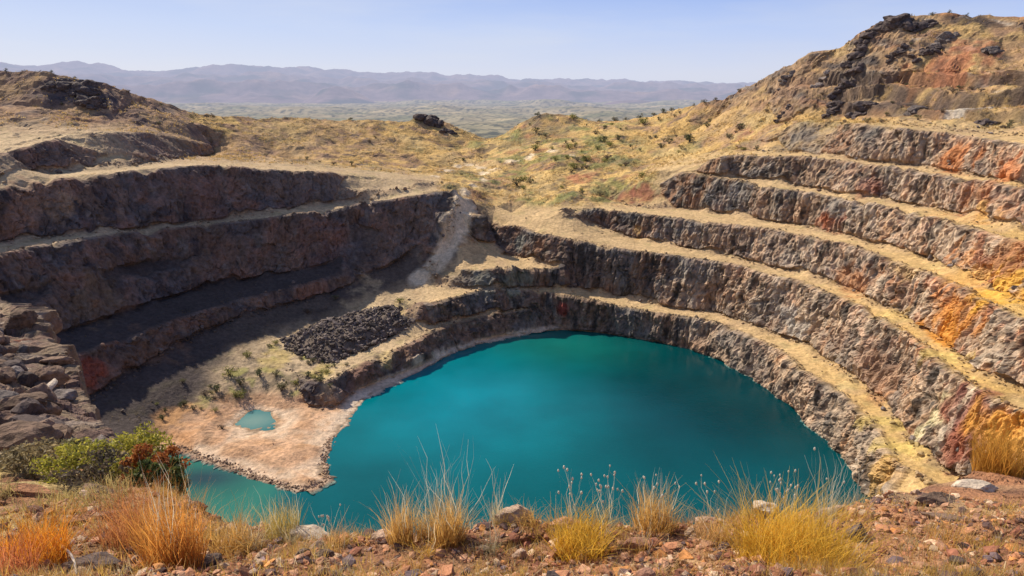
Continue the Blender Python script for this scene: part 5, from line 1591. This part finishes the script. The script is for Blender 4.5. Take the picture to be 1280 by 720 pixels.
for x, y, s, nm, lab in ((-71.6, 178.5, 1.9, 'e', 'yellow green bush at the back of the small pool'), (-68.9, 186.9, 1.6, 'c', 'dark bush on the slope between pool and rubble heap'),
                         (-76.6, 186.0, 2.0, 'e', 'yellow green bush left of the pool on the slope'), (-77.9, 178.7, 1.7, 'c', 'dark green bush nearest the shadow edge left of the pool'),
                         (-64.4, 186.5, 1.5, 'a', 'grey green bush below the left tip of the rubble heap'), (-75.6, 197.2, 1.3, 'e', 'small light green bush on the shadow edge left of the heap'),
                         (-59.2, 236.5, 1.4, 'a', 'small bush on the shadow edge above the heap'), (-66.3, 227.7, 1.5, 'd', 'brown scrub above the left part of the heap'),
                         (-58.0, 183.0, 1.5, 'e', 'yellow green bush at the corner of the low terrace'), (-37.6, 236.5, 1.5, 'e', 'bright yellow green bush at the top end of the heap'),
                         (-50.4, 180.5, 1.3, 'a', 'grey bush at the foot of the low terrace corner'), (-61.5, 181.0, 1.6, 'a', 'grey green bush right of the pool below the terrace'),
                         (-80.0, 176.5, 1.4, 'd', 'brown scrub on the pale ground left of the pool'), (-73.2, 183.4, 1.7, 'a', 'grey bush between the two yellow green bushes by the pool'),
                         (-70.5, 163.0, 1.0, 'd', 'low brown scrub at the near side of the pool'), (-55.0, 184.5, 1.2, 'c', 'dark bush on the terrace corner')):
    shrub(nm, x, y, s * 1.5, lab, name='bush', cat='bush')


def small_tree(x, y, h, label, seed, colr=GREYGREEN, group=None):
    r_ = random.Random(seed)
    o = empty('small_tree', (x, y, gz(x, y) - .1), label, 'tree', group)
    h *= .8
    cl_, tb = [], []
    top = (r_.uniform(-.08, .08) * h, r_.uniform(-.08, .08) * h, h * .62)
    tb.append(tube([(0, 0, -.1), (top[0] * .3, top[1] * .4, h * .3), top], .045 * h, .02 * h, 6))
    for q_ in range(15):
        a_ = q_ * .43 * 2 + r_.uniform(-.3, .3)
        rr = h * r_.uniform(.12, .55)
        c_ = (top[0] + math.cos(a_) * rr, top[1] + math.sin(a_) * rr, h * r_.uniform(.16, .80) * (1.1 - .6 * rr / (.55 * h)))
        cl_.append((*c_, h * r_.uniform(.13, .25)))
        tb.append(tube([(top[0] * .6, top[1] * .6, h * .42), ((top[0] + c_[0]) / 2, (top[1] + c_[1]) / 2, c_[2] * .8), c_], .018 * h, .006 * h, 5))
    v_, f_, c_ = foliage(520, cl_, .048 * h, colr, seed, .75)
    cr_ = link_mesh('crown', v_, f_, M_LEAF, parent=o)
    set_col(cr_, c_)
    tv, tf = join_tubes(tb)
    link_mesh('trunk', tv, tf, M_STEM, parent=o)
    return o


for i, (x, y, h) in enumerate([(101, 396, 3.8), (106, 393, 2.8), (97, 402, 2.6), (112, 388, 3.6), (118, 372, 2.4), (127, 352, 2.6), (136, 343, 2.5), (143, 338, 2.3), (171, 316, 3.2), (176, 313, 2.6), (181, 309, 2.8), (199, 296, 2.6)]):
    small_tree(x, y, h, 'thin bushy tree silhouetted on the skyline of the right hill', 200 + i, group='trees on the right skyline')
for i, (x, y, h) in enumerate([(60, 440, 5.5), (66, 436, 4.2), (74, 432, 5), (80, 424, 4.5), (88, 415, 4.2), (52, 446, 4.0)]):
    small_tree(x, y, h, 'grey green tree at the far edge of the saddle before the plain', 230 + i, group='trees at the far edge of the saddle')
for i, (x, y, h) in enumerate([(-232, 332, 3.2), (-226, 331, 2.6), (-219, 330, 2.4), (-212, 332, 2.8), (-200, 331, 2.4), (-206, 333, 3.0), (-192, 334, 2.2), (-170, 348, 2.6), (-164, 352, 2.2), (-150, 376, 2.6)]):
    small_tree(x, y, h, 'low bushy tree on the crest of the left hill', 250 + i, SCRUB if i % 2 else DARKGREEN, group='trees on the left hill crest')
small_tree(14.5, 431, 4.6, 'dark tree on top of the small hill beyond the notch', 270, DARKGREEN)

# low dark embankment at the far edge of the saddle
em = rock('embankment', 'black', 33, 71, 449, 7.0, 'low dark straight bank at the far edge of the saddle', sub=4, stretch=(1.9, .5, .32), sink=.1, rz=0.05, tilt=.02, cat='embankment')


# bushes of the near left
def leafy_bush(x, y, h, w2, label, colr, seed, n_=2600, leaf=.035, name='bush', flat=.8):
    r_ = random.Random(seed)
    o = empty(name, (x, y, gz(x, y) - .05), label, 'bush')
    cl_, tb = [], []
    for q_ in range(22):
        a_ = r_.uniform(0, 6.28)
        rr = w2 * .5 * math.sqrt(r_.random())
        c_ = (math.cos(a_) * rr, math.sin(a_) * rr, h * (r_.uniform(.35, .9) - .3 * (rr / (w2 * .5)) ** 2))
        cl_.append((*c_, w2 * r_.uniform(.09, .16)))
        tb.append(tube([(0, 0, 0), (c_[0] * .4, c_[1] * .4, c_[2] * .55), c_], .016 * h, .005 * h, 5))
    v_, f_, c_ = foliage(n_, cl_, leaf, colr, seed, flat)
    fo = link_mesh('foliage', v_, f_, M_LEAF, parent=o)
    set_col(fo, c_)
    tv, tf = join_tubes(tb)
    link_mesh('branches', tv, tf, M_STEM, parent=o)
    return o


leafy_bush(-5.85, 9.5, .62, 1.55, 'bright yellow green leafy bush among the boulders at the left', [(.40, .38, .055), (.50, .45, .08), (.27, .27, .05)], 301, 4200, .032)
leafy_bush(-7.6, 11.6, .7, 1.2, 'dull olive bush behind the bright green bush', [(.26, .235, .11), (.32, .28, .14), (.19, .18, .085)], 302, 3000, .045)
leafy_bush(-6.9, 12.4, .72, 1.2, 'grey green bush at the back right of the bright green bush', [(.22, .215, .12), (.28, .26, .15), (.16, .16, .08)], 303, 3000, .045)
leafy_bush(-4.95, 9.1, .72, .85, 'rust red bush between the bright green bush and the dark green one', [(.42, .14, .04), (.34, .12, .04), (.46, .21, .06)], 304, 3200, .034)
leafy_bush(-4.42, 8.25, .62, .6, 'small dark green bush beside the inlet', [(.09, .12, .035), (.13, .16, .045), (.06, .08, .03)], 305, 2200, .03)
leafy_bush(-7.6, 10.2, .6, 1.4, 'pale straw coloured bush at the left of the bright green bush', [(.38, .31, .17), (.30, .24, .13), (.24, .2, .12)], 306, 2000, .04)
leafy_bush(-5.6, 8.9, .5, 1.2, 'dark twiggy undergrowth at the foot of the bright green bush', [(.11, .085, .065), (.15, .12, .08), (.08, .07, .05)], 307, 1500, .035)

# bleached stick
st = tube([(-3.32, 4.72, gz(-3.32, 4.72) + .12), (-3.2, 4.62, gz(-3.2, 4.62) + .075), (-3.1, 4.5, gz(-3.1, 4.5) + .06), (-3.03, 4.4, gz(-3.03, 4.4) + .03)], .011, .007, 7)
k_ = link_mesh('dead_stick', *st, tinted('bleached_wood', noise_s=60, bump=.003, color=(.66, .6, .52)))
tag(k_, 'thin bleached white stick lying over dark stones at the lower left', 'stick')
